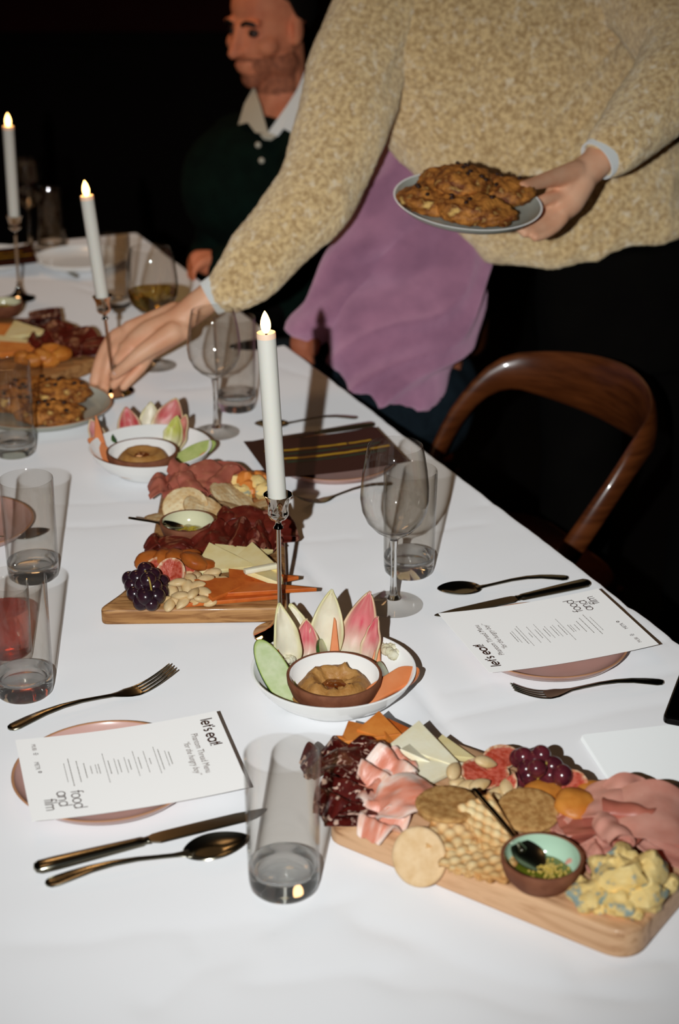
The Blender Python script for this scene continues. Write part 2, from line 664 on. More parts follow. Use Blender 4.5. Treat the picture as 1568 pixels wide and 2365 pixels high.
mb = MB()
R_ = 0.010
def roll(u, lo, hi):
    """maps a run along the cloth to (position, drop) past a rounded edge"""
    for sgn, e in ((1, hi), (-1, lo)):
        d = (u - e) * sgn
        if d > 0:
            if d < R_ * pi / 2:
                a = d / R_
                return e + sgn * R_ * sin(a), R_ * (1 - cos(a))
            return e + sgn * R_, R_ + d - R_ * pi / 2
    return u, 0.0
us = [C0 - 0.24 + 0.03 * k for k in range(8)] + [C0 + 0.0060 * k for k in range(164)] + [0.004, 0.008, 0.012, 0.016, 0.03, 0.06, 0.10, 0.15, 0.20, 0.26]
ss = [S0 + 0.0062 * k for k in range(int((S1 - S0) / 0.0062) + 1)] + [S1 + 0.004, S1 + 0.008, S1 + 0.012, S1 + 0.016, S1 + 0.04, S1 + 0.10, S1 + 0.2]
vs_, fs = [], []
for s in ss:
    for c in us:
        s2, d1 = roll(s, S0, S1 - R_)
        c2, d2 = roll(c, C0, C1 - R_)
        p = tab(s2, c2, 0)
        drop = d1 + d2
        if drop < 0.012:
            p.z = TZ + max(-0.0072, cloth_z(p)) * (1 if drop == 0 else 0.5) - drop
        else:
            p.z = TZ - drop
            wv = min(1.0, drop / 0.15) * 0.018 * sin(s * 17 + 2 * sin(s * 5)) if d2 > 0 else 0
            p += TC * wv
        p += TC * (0.0022 * noise.noise(V((s * 14, 3.3, 0))) + 0.001 * noise.noise(V((s * 50, 7.3, 0)))) * (1 if abs(c) < 0.03 else 0)
        vs_.append(p)
W = len(us)
for i in range(len(ss) - 1):
    for j in range(W - 1):
        fs.append([i * W + j, i * W + j + 1, (i + 1) * W + j + 1, (i + 1) * W + j])
mb.add((vs_, fs))
obj('tablecloth', mb, MATS['cloth'], sharp=None, label='white tablecloth with pressed fold lines covering the long table', cat='tablecloth')
# ------------------------------------------------------------------ tableware
TOP = TZ + 0.0006

def tumbler_mesh():
    mb = MB()
    mb.add(lathe([(0, 0.0015), (0.024, 0.0005), (0.0285, 0.0), (0.0312, 0.003), (0.0322, 0.010), (0.0325, 0.0225), (0.0318, 0.0245), (0.0306, 0.0246), (0.0297, 0.0225), (0.0270, 0.0185), (0.018, 0.0172), (0, 0.0168)], 64), 0)
    mb.add(lathe([(0.0306, 0.0250), (0.0318, 0.0249), (0.0325, 0.0252), (0.0326, 0.03), (0.0333, 0.09), (0.0338, 0.1385), (0.0335, 0.1400), (0.0328, 0.1402), (0.0322, 0.1390), (0.0318, 0.09), (0.0309, 0.035), (0.0306, 0.0250)], 64), 1)
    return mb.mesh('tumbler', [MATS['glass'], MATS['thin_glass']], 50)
TUMBLER = tumbler_mesh()
def tumbler(px, py, label, group='tall clear tumblers', z=TOP, s=1.0):
    o = obj('glass_tumbler', TUMBLER, MATS['glass'], loc=at(px, py, z), label=label, cat='glass', group=group)
    o.scale = (1, 1, s)
    return o

def wine_prof(H=0.211, rb=0.0415, rr=0.0327, rf=0.0362, stem=0.094):
    sc = H - stem
    outer = [(0, 0.0004), (rf * 0.9, 0.0), (rf, 0.0010), (rf, 0.0022), (rf * 0.75, 0.0034), (rf * 0.42, 0.0056), (0.0085, 0.0090), (0.0050, 0.0160), (0.0040, 0.028), (0.0036, 0.05), (0.0038, 0.075), (0.0052, stem - 0.006), (0.010, stem)]
    shape = [(0.55, 0.07), (0.80, 0.17), (0.95, 0.29), (1.0, 0.42), (0.985, 0.55), (0.93, 0.72), (0.86, 0.87), (rr / rb, 0.995)]
    o2 = [(rb * a, stem + sc * t) for a, t in shape]
    inn = [((rb - 0.0011) * a if a > 0.7 else rb * a - 0.0013, stem + sc * t + (0.0016 if a < 0.7 else 0)) for a, t in reversed(shape)]
    lip = [(rr - 0.0006, H)]
    return outer + o2 + lip + inn + [(0.010, stem + 0.0055), (0.004, stem + 0.0040), (0, stem + 0.0036)]
def wine_glass(px, py, label, wine=0.0, **kw):
    prof = wine_prof(**kw)
    t = thing('wine_glass', label, 'glass', at(px, py, TOP), group='stemmed wine glasses')
    stem = kw.get('stem', 0.094)
    H, rb = kw.get('H', 0.211), kw.get('rb', 0.0415)
    k = 12                                   # the solid foot and stem end at the bowl
    solid = [(0, 0.0098), (0.0078, 0.0098)] + prof[7:k] + [(0.0052, stem - 0.0055), (0, stem - 0.0055)]
    disc = prof[:7] + [(0.0078, 0.0094), (0, 0.0094)]
    shell = [(0, stem - 0.005), (0.0052, stem - 0.005)] + prof[k:]
    obj('foot', lathe(disc, 64), MATS['thin_glass'], t, sharp=60)
    obj('stem', lathe(solid, 32), MATS['glass'], t, sharp=60)
    obj('glass_bowl', lathe(shell, 64), MATS['thin_glass'], t, sharp=60)
    if wine:
        inn = [p for p in prof[-11:]]
        inn = sorted([p for p in prof[prof.index(max(prof[15:], key=lambda q: q[1])) + 1:]], key=lambda q: q[1])
        lvl = stem + (H - stem) * wine
        w = [(0, inn[0][1] + 0.0003)]
        last = None
        for r, z in inn[1:]:
            if z < lvl:
                w.append((max(r - 0.0004, 0.001), z)); last = (r, z)
            else:
                k = (lvl - last[1]) / (z - last[1])
                w.append((last[0] + (r - last[0]) * k - 0.0004, lvl)); break
        w.append((0, lvl))
        obj('white_wine', lathe(w, 48), MATS['white_wine'], t, sharp=50)
    return t

def plate_mesh(r, h, mats_n=('pink_glaze', 'pink_rim'), n=72):
    mb = MB()
    prof = [(0, 0.0022), (r * 0.60, 0.0015), (r * 0.63, 0.0), (r * 0.68, 0.0), (r * 0.72, 0.0025), (r * 0.90, h * 0.42), (r * 0.975, h * 0.80), (r - 0.0004, h * 0.97)]
    rim = [(r - 0.0004, h * 0.97), (r - 0.0010, h), (r - 0.0026, h), (r - 0.0034, h * 0.96)]
    inn = [(r - 0.0034, h * 0.96), (r * 0.945, h * 0.78), (r * 0.87, h * 0.50), (r * 0.80, h * 0.36), (r * 0.72, h * 0.30), (r * 0.4, h * 0.27), (0, h * 0.26)]
    mb.add(lathe(prof, n), 0).add(lathe(rim, n), 1).add(lathe(inn, n), 0)
    return mb.mesh('plate', [MATS[k] for k in mats_n], 60)
PINK_PLATE = plate_mesh(0.0945, 0.0185)
def pink_plate(px, py, label):
    return obj('dinner_plate', PINK_PLATE, MATS['pink_glaze'], loc=at(px, py, TZ + 0.018) - V((0, 0, 0.0174)), label=label, cat='plate', group='pink plates')

# --- cutlery, lying along +x from the handle end
def handle_rings(stations, n=14, sup=2.6):
    rings = []
    for x, w, z, t in stations:
        ring = []
        for k in range(n):
            a = 2 * pi * k / n
            cy, sz = cos(a), sin(a)
            ring.append(V((x, w * (abs(cy) ** (2 / sup)) * (1 if cy >= 0 else -1), z + t * (abs(sz) ** (2 / sup)) * (1 if sz >= 0 else -1))))
        rings.append(ring)
    return rings_mesh(rings)
HANDLE = [(0.0, 0.0008, 0.0026, 0.0010), (0.0012, 0.0045, 0.0024, 0.0017), (0.005, 0.0075, 0.0024, 0.0021), (0.012, 0.0086, 0.0032, 0.0022), (0.025, 0.0078, 0.0058, 0.0022),
          (0.045, 0.0058, 0.0092, 0.0020), (0.068, 0.0042, 0.0108, 0.0019), (0.092, 0.0031, 0.0100, 0.0018), (0.115, 0.0027, 0.0074, 0.0018)]
def make_spoon():
    t = thing('dinner_spoon', 'spoon', 'spoon')
    mb = MB()
    mb.add(handle_rings(HANDLE + [(0.130, 0.0030, 0.0058, 0.0017), (0.139, 0.0046, 0.0052, 0.0013), (0.147, 0.0075, 0.0046, 0.0009)]))
    obj('handle', mb, MATS['steel'], t)
    def f(u, v):
        x = u * 0.068
        w = 0.0215 * (sin(pi * min(1, u) ** 0.85) ** 0.62 if 0 < u < 1 else 0.0) + 0.0006
        a = (v - 0.5) * 2
        y = w * a
        dep = 0.0085 * (1 - (2 * u - 1) ** 2) ** 0.7 * (1 - a * a) if 0 < u < 1 else 0
        z = max(0.0010, 0.0056 + 0.0056 * u - dep)
        return (0.140 + x, y, z)
    obj('spoon_bowl', sheet(f, 30, 16, 0.0013), MATS['steel'], t, sharp=60)
    return t
def make_fork():
    t = thing('dinner_fork', 'fork', 'fork')
    mb = MB()
    mb.add(handle_rings(HANDLE + [(0.132, 0.0034, 0.0052, 0.0016), (0.143, 0.0075, 0.0034, 0.0012), (0.152, 0.0112, 0.0026, 0.0010), (0.162, 0.0122, 0.0018, 0.0009), (0.168, 0.0120, 0.0024, 0.0008)]))
    obj('handle', mb, MATS['steel'], t)
    for k in range(4):
        y = -0.0096 + 0.0064 * k
        pts = [V((0.164, y, 0.0018)), V((0.176, y, 0.0036)), V((0.190, y * 0.98, 0.0080)), V((0.204, y * 0.95, 0.0142)), V((0.2135, y * 0.93, 0.0192))]
        obj('tine', tube(catmull(pts, 4), [(0.0021 - 0.0012 * i / 16, 0.0011) for i in range(17)], 8, up=(0, 0, 1)), MATS['steel'], t)
    return t
def make_knife():
    t = thing('dinner_knife', 'knife', 'knife')
    obj('handle', handle_rings([(0.0, 0.0008, 0.0050, 0.0010), (0.0015, 0.0060, 0.0050, 0.0030), (0.006, 0.0085, 0.0050, 0.0046), (0.02, 0.0086, 0.0050, 0.0048), (0.06, 0.0072, 0.0050, 0.0044), (0.098, 0.0058, 0.0050, 0.0038),
                                (0.104, 0.0056, 0.005, 0.0037), (0.106, 0.0044, 0.005, 0.003), (0.109, 0.0044, 0.005, 0.003), (0.111, 0.006, 0.005, 0.0026)]), MATS['steel'], t)
    ol = [(0.111, -0.0045), (0.118, -0.0080)]
    x = 0.120
    while x < 0.213:
        ol += [(x, -0.0088), (x + 0.0009, -0.0080)]
        x += 0.0018
    ol += [(0.216, -0.0075), (0.224, -0.0040), (0.230, 0.0010), (0.2315, 0.0035), (0.228, 0.0050), (0.20, 0.0078), (0.16, 0.0085), (0.125, 0.0085), (0.116, 0.0078), (0.111, 0.0055)]
    obj('blade', prism(ol, 0.0041, 0.0059, 0.0005, 1), MATS['steel_dark'], t, sharp=30)
    return t
_proto = {}
_made = {'spoon': make_spoon, 'fork': make_fork, 'knife': make_knife}
def cutlery(kind, a, b, label, z=TOP, flip=1):
    """handle end at pixel a, pointing to pixel b"""
    tip, full = {'spoon': (0.011, 0.208), 'fork': (0.0192, 0.2135), 'knife': (0.005, 0.2315)}[kind]
    A, B = at(*a, z + 0.002), at(*b, z + tip)
    rz = atan2(B.y - A.y, B.x - A.x)
    k = V((B.x - A.x, B.y - A.y)).length / full
    grp = {'spoon': 'dinner spoons', 'fork': 'dinner forks', 'knife': 'dinner knives'}[kind]
    if kind not in _proto:
        o = _proto[kind] = _made[kind]()
        o.location, o.rotation_euler = (A.x, A.y, z), (0, 0, rz)
    else:
        o = dup(_proto[kind], (A.x, A.y, z), (0, 0, rz))
    o['label'] = label; o['group'] = grp
    o.scale = (k, k * flip, k)
    return o

# --- candlesticks and candles
def stick_mesh(H=0.1804):
    k = H / 0.1804
    return MB().add(lathe([(0, 0.003), (0.030, 0.001), (0.0318, 0.0), (0.0325, 0.0012), (0.0318, 0.0026), (0.026, 0.0044), (0.018, 0.0075), (0.012, 0.012), (0.0080, 0.018), (0.0055, 0.025), (0.0044, 0.030), (0.0046, 0.0315), (0.0028, 0.0335),
                           (0.0026, 0.06 * k), (0.0026, 0.1365 * k), (0.0030, 0.1375 * k), (0.0058, 0.1385 * k), (0.0054, 0.1402 * k), (0.0036, 0.1430 * k), (0.0034, 0.146 * k), (0.0050, 0.1482 * k), (0.0095, 0.1508 * k), (0.0118, 0.1545 * k), (0.0122, 0.1572 * k), (0.0118, 0.1590 * k),
                           (0.0118, 0.1640 * k), (0.0126, 0.1705 * k), (0.0146, 0.1765 * k), (0.0166, 0.1804 * k), (0.0160, 0.1806 * k), (0.0142, 0.1770 * k), (0.0120, 0.1710 * k), (0.0113, 0.166 * k), (0.0112, 0.160 * k), (0, 0.1595 * k)], 48)).mesh('candlestick', [MATS['silver']], 35)
STICK = stick_mesh()
def candle_set(px, py, lab_s, lab_c, H=0.1804, L=0.214, lean_s=0.0, lean_c=0.0, lift=0.0):
    base = at(px, py, TOP) + V((0, 0, lift))
    me = STICK if abs(H - 0.1804) < 1e-4 else stick_mesh(H)
    s = obj('candlestick', me, MATS['silver'], loc=base, rot=(0, lean_s, 0), label=lab_s, cat='candlestick', group='silver candlesticks')
    R = Euler((0, lean_s, 0)).to_matrix()
    z0 = 0.1600 * H / 0.1804
    o = thing('taper_candle', lab_c, 'candle', base + R @ V((0, 0, z0)), (0, lean_s + lean_c, 0), 'white taper candles')
    r = 0.0107
    obj('candle_wax', lathe([(0, 0), (r * 0.96, 0), (r, 0.002), (r * 1.0, L - 0.006)], 32), MATS['wax'], o)
    obj('candle_tip', lathe([(r, L - 0.006), (r * 1.0, L - 0.001), (r * 0.96, L + 0.0004), (r * 0.86, L), (r * 0.62, L - 0.003), (0, L - 0.0045)], 32), MATS['wax_top_glow'], o)
    fl = 0.0265
    obj('candle_flame', lathe([(0, 0.0)] + [(0.0058 * (sin(pi * t ** 0.75)) ** 0.8, fl * t) for t in (0.05, 0.12, 0.2, 0.3, 0.42, 0.55, 0.68, 0.8, 0.9, 0.96)] + [(0, fl)], 20), MATS['flame'], o, loc=(0, 0, L - 0.0015))
    obj('wick', tube([(0, 0, L - 0.005), (0, 0, L - 0.0012)], 0.0014, 8), MATS['wick'], o)
    return o

# --- bowls, dip dishes and boards
def bowl_mesh(r, h, m1, n=72):
    prof = [(0, 0.002), (r * 0.50, 0.0012), (r * 0.52, 0.0), (r * 0.57, 0.0), (r * 0.60, 0.003), (r * 0.80, h * 0.36), (r * 0.93, h * 0.70), (r, h * 0.985), (r - 0.0006, h), (r - 0.0024, h), (r - 0.0034, h * 0.97),
            (r * 0.90, h * 0.68), (r * 0.76, h * 0.36), (r * 0.60, h * 0.20), (r * 0.35, h * 0.15), (0, h * 0.14)]
    return MB().add(lathe(prof, n)).mesh('bowl', [m1], 60)
def dip_dish(name, loc, r, h, inner, label):
    t = thing(name, label, 'dish', loc, group='small terracotta dip dishes')
    outer = [(0, 0.001), (r * 0.60, 0.0), (r * 0.68, 0.0005), (r * 0.90, h * 0.38), (r * 0.985, h * 0.75), (r, h * 0.985), (r - 0.0005, h), (r - 0.0028, h), (r - 0.0033, h * 0.985)]
    obj('dish_body', lathe(outer, 64), MATS['terracotta'], t, sharp=60)
    inn = [(r - 0.0033, h * 0.985), (r * 0.92, h * 0.72), (r * 0.84, h * 0.42), (r * 0.70, h * 0.20), (r * 0.45, h * 0.14), (0, h * 0.13)]
    obj('inner_glaze', lathe(inn, 64), MATS[inner], t, sharp=60)
    return t
def smooth_outline(pts, r=0.02, seg=6):
    """rounds every corner of a polygon; r may be a list"""
    out = []
    m = len(pts)
    for i in range(m):
        a, b, c = V(pts[i - 1]), V(pts[i]), V(pts[(i + 1) % m])
        rr = r[i] if isinstance(r, (list, tuple)) else r
        d1, d2 = (a - b), (c - b)
        k = min(rr, d1.length * 0.48, d2.length * 0.48)
        p, q = b + d1.normalized() * k, b + d2.normalized() * k
        for j in range(seg + 1):
            t = j / seg
            out.append(p * (1 - t) ** 2 + b * 2 * t * (1 - t) + q * t * t)
    return out

# --- lettering drawn as flat strokes
def stroke(pts, w, closed=False):
    pts = [V((p[0], p[1], 0)) for p in pts]
    n = len(pts)
    vs_, fs = [], []
    for i in range(n):
        if closed:
            t = pts[(i + 1) % n] - pts[i - 1]
        else:
            t = pts[min(i + 1, n - 1)] - pts[max(i - 1, 0)]
        t.normalize()
        nn = V((-t.y, t.x, 0)) * w / 2
        vs_ += [pts[i] + nn, pts[i] - nn]
    for i in range(n if closed else n - 1):
        j = (i + 1) % n
        fs.append([2 * i, 2 * i + 1, 2 * j + 1, 2 * j])
    return vs_, fs
def arc(cx, cy, r, a0, a1, n=14, ry=None):
    ry = r if ry is None else ry
    return [(cx + r * cos(radians(a0 + (a1 - a0) * k / n)), cy + ry * sin(radians(a0 + (a1 - a0) * k / n))) for k in range(n + 1)]
GLY = {
    'o': ([arc(.5, .5, .5, 0, 345, 22)], 1.15, True), 'd': ([arc(.5, .5, .5, 0, 345, 22), [(1, 0), (1, 1.62)]], 1.25, False),
    'a': ([arc(.5, .5, .5, 0, 345, 22), [(1, 0), (1, 1)]], 1.25, False),
    'f': ([[(.25, 0), (.25, 1.2)] + arc(.5, 1.28, .25, 180, 60, 6), [(0, .95), (.58, .95)]], .65, False),
    'n': ([[(0, 0), (0, 1)], [(0, .5)] + arc(.36, .60, .36, 160, 0, 8) + [(.72, 0)]], 1.0, False),
    'i': ([[(0, 0), (0, 1)], [(0, 1.3), (0, 1.46)]], .32, False), 'l': ([[(0, 0), (0, 1.62)]], .32, False),
    'm': ([[(0, 0), (0, 1)], arc(.3, .66, .3, 160, 0, 8) + [(.6, 0)], arc(.9, .66, .3, 160, 0, 8) + [(1.2, 0)]], 1.5, False),
    'e': ([[(.04, .5), (.98, .5)], arc(.5, .5, .48, 0, 315, 18)], 1.15, False), 't': ([[(.22, 0), (.22, 1.4)], [(0, .95), (.5, .95)]], .6, False),
    's': ([arc(.3, .74, .24, 40, 270, 9) + arc(.3, .26, .25, 90, -140, 9)], .75, False), "'": ([[(0, 1.2), (.06, 1.6)]], .25, False),
    '!': ([[(0, .42), (0, 1.62)], [(0, 0), (0, .17)]], .35, False), ' ': ([], .5, False)}
def word(text, size, weight):
    mb = MB()
    x = 0.0
    for ch in text:
        st, adv, cl = GLY[ch]
        for s in st:
            closed = len(s) > 20
            mb.add(stroke([((x + p[0]) * size, p[1] * size) for p in s], weight * size, closed))
        x += adv
    return mb, x * size
def typeset(text, size, shear=0.0, xs=1.0, align='LEFT'):
    c = bpy.data.curves.new('text', 'FONT')
    c.body = text; c.size = size; c.shear = shear; c.align_x = align; c.resolution_u = 2
    o = bpy.data.objects.new('text', c)
    COL.objects.link(o)
    dg = bpy.context.evaluated_depsgraph_get()
    me = bpy.data.meshes.new_from_object(o.evaluated_get(dg))
    bpy.data.objects.remove(o); bpy.data.curves.remove(c)
    for v in me.vertices:
        v.co.x *= xs
    return me

MW, MH = 0.152, 0.2105
def menu_card(loc, rz, label, dark=False, tilt=(0, 0), curl=0.004):
    """A5 card; local x is the reading direction, y points to the heading"""
    t = thing('menu_card', label, 'menu', loc, (tilt[0], tilt[1], rz), 'menu cards on the plates')
    def zc(x, y):
        return curl * ((y / (MH / 2)) ** 2) 
    def f(u, v):
        x, y = (u - .5) * MW, (v - .5) * MH
        return (x, y, zc(x, y))
    obj('card', sheet(f, 6, 16, 0.0005), MATS['card_dark' if dark else 'paper'], t, sharp=60)
    def put(name, what, x, y, m, rot=0):
        me = what if isinstance(what, bpy.types.Mesh) else what.mesh(name, [], None)
        for v in me.vertices:
            px_, py_ = v.co.x + x, v.co.y + y
            v.co = V((px_, py_, zc(px_, py_) + 0.00045))
        me.name = name
        return obj(name, me, MATS[m], t, sharp=None)
    if dark:
        rnd = random.Random(5)
        for k, (x, m) in enumerate(((-0.028, 'stripe_yellow'), (-0.012, 'stripe_green'), (0.006, 'stripe_yellow'), (0.020, 'stripe_green'))):
            mb = MB()
            y = -0.085
            while y < 0.080:
                l = rnd.uniform(0.012, 0.03)
                wd = rnd.uniform(0.0045, 0.007)
                mb.add(stroke([(0, y), (rnd.uniform(-.001, .001), y + l * .5), (0, y + l)], wd))
                y += l + rnd.choice((0.0, 0.0, 0.003))
            put('stripe', mb, x, 0, m)
        return t
    L0, B0 = -MW / 2, -MH / 2
    w, _ = word("let's eat!", 0.0078, 0.26); put('heading', w, L0 + 0.013, B0 + MH * 0.905, 'ink')
    put('title_text', typeset('Phantom Thread Menu', 0.0098, 0, 0.84), L0 + 0.036, B0 + MH * 0.835, 'ink_thin')
    put('subtitle_text', typeset('\u201cfor the hungry boy\u201d', 0.0096, 0.3, 0.80), L0 + 0.048, B0 + MH * 0.785, 'ink_thin')
    for txt, x, y in (('food', 0.107, 0.200), ('and', 0.106, 0.136), ('film', 0.117, 0.072)):
        w, _ = word(txt, 0.0078, 0.15); put('slogan_text', w, L0 + x, B0 + MH * y, 'ink')
    put('logo_text', typeset('MUBI', 0.0062, 0, 0.9), L0 + 0.012, B0 + MH * 0.070, 'ink_thin')
    mb = MB()
    for i, n in enumerate((2, 3, 2)):
        for k in range(n):
            mb.add(stroke(arc((k - (n - 1) / 2) * 0.0017, 0.0019 * i, 0.00035, 0, 345, 8), 0.0006, True))
    put('logo_dots', mb, L0 + 0.0315, B0 + MH * 0.073, 'ink')
    me = typeset('METR', 0.0066, 0, 0.9); put('logo_text', me, L0 + 0.047, B0 + MH * 0.066, 'ink')
    mb = MB(); mb.add(stroke(arc(0, 0, 0.0014, 0, 345, 14), 0.0010, True)); put('logo_ring', mb, L0 + 0.0665, B0 + MH * 0.066 + 0.0036, 'ink')
    rnd = random.Random(11)
    rows = [(0.700, .024, 1), (0.680, .030, 0), (0.643, .040, 1), (0.620, .052, 0), (0.578, .012, 1), (0.555, .042, 0), (0.515, .022, 1), (0.492, .048, 0), (0.455, .020, 1), (0.433, .030, 0),
            (0.395, .024, 1), (0.372, .030, 0), (0.335, .026, 1), (0.312, .056, 0), (0.272, .018, 1), (0.255, .018, 0), (0.225, .015, 1), (0.190, .028, 1), (0.150, .040, 1), (0.105, .052, 1), (0.075, .036, 0)]
    for fr, ln, bold in rows:
        fr2 = 0.20 + (fr - 0.075) * (0.50 / 0.625)
        mb = MB()
        x = -ln / 2
        while x < ln / 2:
            l = rnd.uniform(0.0015, 0.005)
            h = 0.00085 if bold else 0.0006
            mb.add(stroke([(x, 0), (min(x + l, ln / 2), 0)], h))
            x += l + 0.0006
        put('text_line', mb, -0.003, B0 + MH * fr2, 'ink_grey')
    return t
# ------------------------------------------------------------------ food: materials
mat('grape_red', (112, 42, 50), 0.22, col2=(66, 24, 36), scale=60, lo=.3, hi=.7, coat=0.35, sss=0.1, ssr=0.004)
mat('grape_black', (56, 26, 38), 0.22, col2=(40, 26, 36), scale=60, lo=.3, hi=.7, coat=0.35)
mat('stem_green', (176, 150, 70), 0.6)
mat('almond', (232, 204, 156), 0.45, col2=(212, 176, 120), scale=70, sss=0.08)
mat('cheddar', (232, 146, 66), 0.5, col2=(218, 124, 48), scale=60, sss=0.08, ssr=0.004, bump=0.1, bscale=300)
mat('cheddar_deep', (214, 112, 42), 0.5, col2=(196, 92, 30), scale=60, sss=0.06, bump=0.1, bscale=300)
mat('white_cheese', (252, 246, 220), 0.5, col2=(246, 236, 200), scale=50, sss=0.08, bump=0.08, bscale=300)
mat('ivory_cheese', (244, 230, 178), 0.5, col2=(236, 216, 152), scale=50, sss=0.08)
mat('rind', (110, 78, 44), 0.7)
mat('blue_cheese', (248, 220, 150), 0.6, col2=(244, 206, 124), scale=60, col3=(150, 168, 160), scale3=75, lo3=0.56, hi3=0.64, bump=0.5, bscale=260, sss=0.05)
mat('cured_dark', (92, 26, 20), 0.32, col2=(70, 16, 14), scale=70, col3=(226, 190, 170), scale3=120, lo3=0.56, hi3=0.64, dist=1.2, bump=0.2, bscale=200)
mat('bresaola', (112, 40, 28), 0.34, col2=(82, 24, 18), scale=50, col3=(206, 140, 116), scale3=50, lo3=0.60, hi3=0.74, dist=0.8, bump=0.2, bscale=160)
mat('prosciutto', (255, 255, 255), 0.35, col2=(250, 222, 206), scale=60, lo=.45, hi=.7, stretch=(1, 3, 1), tint=True, sss=0.1, ssr=0.004, bump=0.15, bscale=200)
mat('mortadella', (228, 166, 148), 0.38, col2=(216, 146, 128), scale=40, col3=(240, 200, 180), scale3=110, lo3=0.68, hi3=0.73, sss=0.1, ssr=0.004)
mat('mortadella_deep', (190, 112, 92), 0.4, col2=(176, 94, 78), scale=40, col3=(216, 160, 136), scale3=110, lo3=0.66, hi3=0.72)
mat('pistachio', (206, 196, 110), 0.6)
mat('apricot', (222, 146, 62), 0.45, col2=(204, 118, 40), scale=40, sss=0.12, ssr=0.004, bump=0.3, bscale=140)
mat('apricot_deep', (188, 104, 40), 0.45, col2=(164, 80, 26), scale=40, sss=0.08, bump=0.3, bscale=140)
mat('fig_skin', (58, 26, 24), 0.45, col2=(96, 52, 34), scale=70)
mat('fig_flesh', (255, 255, 255), 0.35, col2=(226, 170, 150), scale=220, lo=.42, hi=.6, tint=True, bump=0.5, bscale=420, sss=0.08)
mat('oat_biscuit', (206, 160, 98), 0.75, col2=(170, 120, 64), scale=160, lo=.38, hi=.62, bump=0.5, bscale=420, bdist=0.0015)
mat('pale_biscuit', (240, 208, 164), 0.75, col2=(226, 188, 138), scale=110, lo=.35, hi=.7, bump=0.3, bscale=500, bdist=0.001)
mat('cracker', (255, 252, 244), 0.65, col2=(236, 214, 184), scale=60, lo=.42, hi=.62, tint=True, bump=0.2, bscale=400)
mat('hummus', (196, 146, 84), 0.5, col2=(180, 126, 64), scale=90, bump=0.5, bscale=260, bdist=0.002)
mat('paprika_oil', (142, 76, 30), 0.12, col2=(120, 58, 22), scale=60, coat=0.5)
mat('relish', (196, 176, 66), 0.25, col2=(150, 128, 34), scale=260, coat=0.4)
mat('herb_oil', (118, 122, 34), 0.05, col2=(92, 100, 24), scale=30, coat=0.6)
mat('seed', (206, 176, 84), 0.25, coat=0.4)
mat('endive', (255, 255, 255), 0.4, col2=(236, 232, 226), scale=30, stretch=(1, 6, 1), tint=True, sss=0.12, ssr=0.004)
mat('cucumber', (255, 255, 255), 0.3, col2=(232, 240, 220), scale=90, tint=True, sss=0.1, ssr=0.004)
mat('carrot', (244, 156, 104), 0.4, col2=(236, 140, 84), scale=40, sss=0.1, ssr=0.004)
mat('cauliflower', (240, 234, 208), 0.7, col2=(228, 218, 182), scale=120, bump=0.5, bscale=500, sss=0.08)
mat('cookie', (214, 142, 64), 0.6, col2=(116, 56, 18), scale=52, lo=.40, hi=.60, detail=6, col3=(244, 200, 116), scale3=48, lo3=0.58, hi3=0.70, bump=0.8, bscale=200, bdist=0.003)
mat('raisin', (52, 26, 18), 0.45)
mat('leaf_dark', (34, 66, 38), 0.5)

FOOD = random.Random(77)
def put(name, geo, mats, px, py, z, rz=0.0, tilt=(0, 0), label=None, cat=None, group=None, tint=False, sharp=45, parent=None):
    return obj(name, geo, mats if isinstance(mats, (list, tuple)) and not isinstance(mats[0], str) else ([MATS[k] for k in mats] if isinstance(mats, (list, tuple)) else MATS[mats]),
               parent, at(px, py, z), (tilt[0], tilt[1], rz), sharp, tint, label=label, cat=cat, group=group)

# --- almonds
def almond_mesh():
    vs_, fs = ell((0, 0, 0), (1, 1, 1), None, 14, 10)
    out = []
    for p in vs_:
        p = V((p.z, p.y, p.x))
        k = 1 - 0.42 * max(0, p.x) ** 1.5
        out.append(V((p.x * 0.0118, p.y * 0.0074 * k, p.z * 0.0047 * k)))
    return MB().add((out, [list(reversed(f)) for f in fs])).mesh('almond', [MATS['almond']], None)
ALMOND = almond_mesh()
def almond(px, py, z, rz, tilt, board):
    o = obj('almond', ALMOND, MATS['almond'], None, at(px, py, z + 0.0042), (tilt, random.Random(int(px * 7 + py)).uniform(-.4, .4), rz),
            label='blanched almond in the heap on the ' + board, cat='almond', group='blanched almonds on the ' + board)
    return o

# --- grapes: every berry a part of its bunch
def grape_bunch(label, berries, r, m, z, stems):
    base = at(*berries[0][:2], z)
    t = thing('grape_bunch', label, 'grapes', base)
    rnd = random.Random(len(berries))
    me = MB().add(ell((0, 0, 0), (r, r, r * 1.06), None, 20, 14)).mesh('grape', [MATS[m]], None)
    for px, py, h in berries:
        o = obj('grape', me, MATS[m], t, at(px, py, z + r + h) - base, (rnd.uniform(-1, 1), rnd.uniform(-1, 1), rnd.uniform(0, 6)))
        k = rnd.uniform(0.88, 1.06)
        o.scale = (k, k, k)
    for st in stems:
        obj('stem', tube(catmull([at(x, y, z + h) - base for x, y, h in st], 5), 0.0011, 8), MATS['stem_green'], t)
    return t

# --- wedges and slices of cheese
def slab(pts, th, b=0.0006):
    return prism(pts, 0, th, b, 1)
def tri(l, w, th, skew=0.0):
    return slab([(-l / 2, -w / 2), (l / 2, skew), (-l / 2, w / 2)], th)

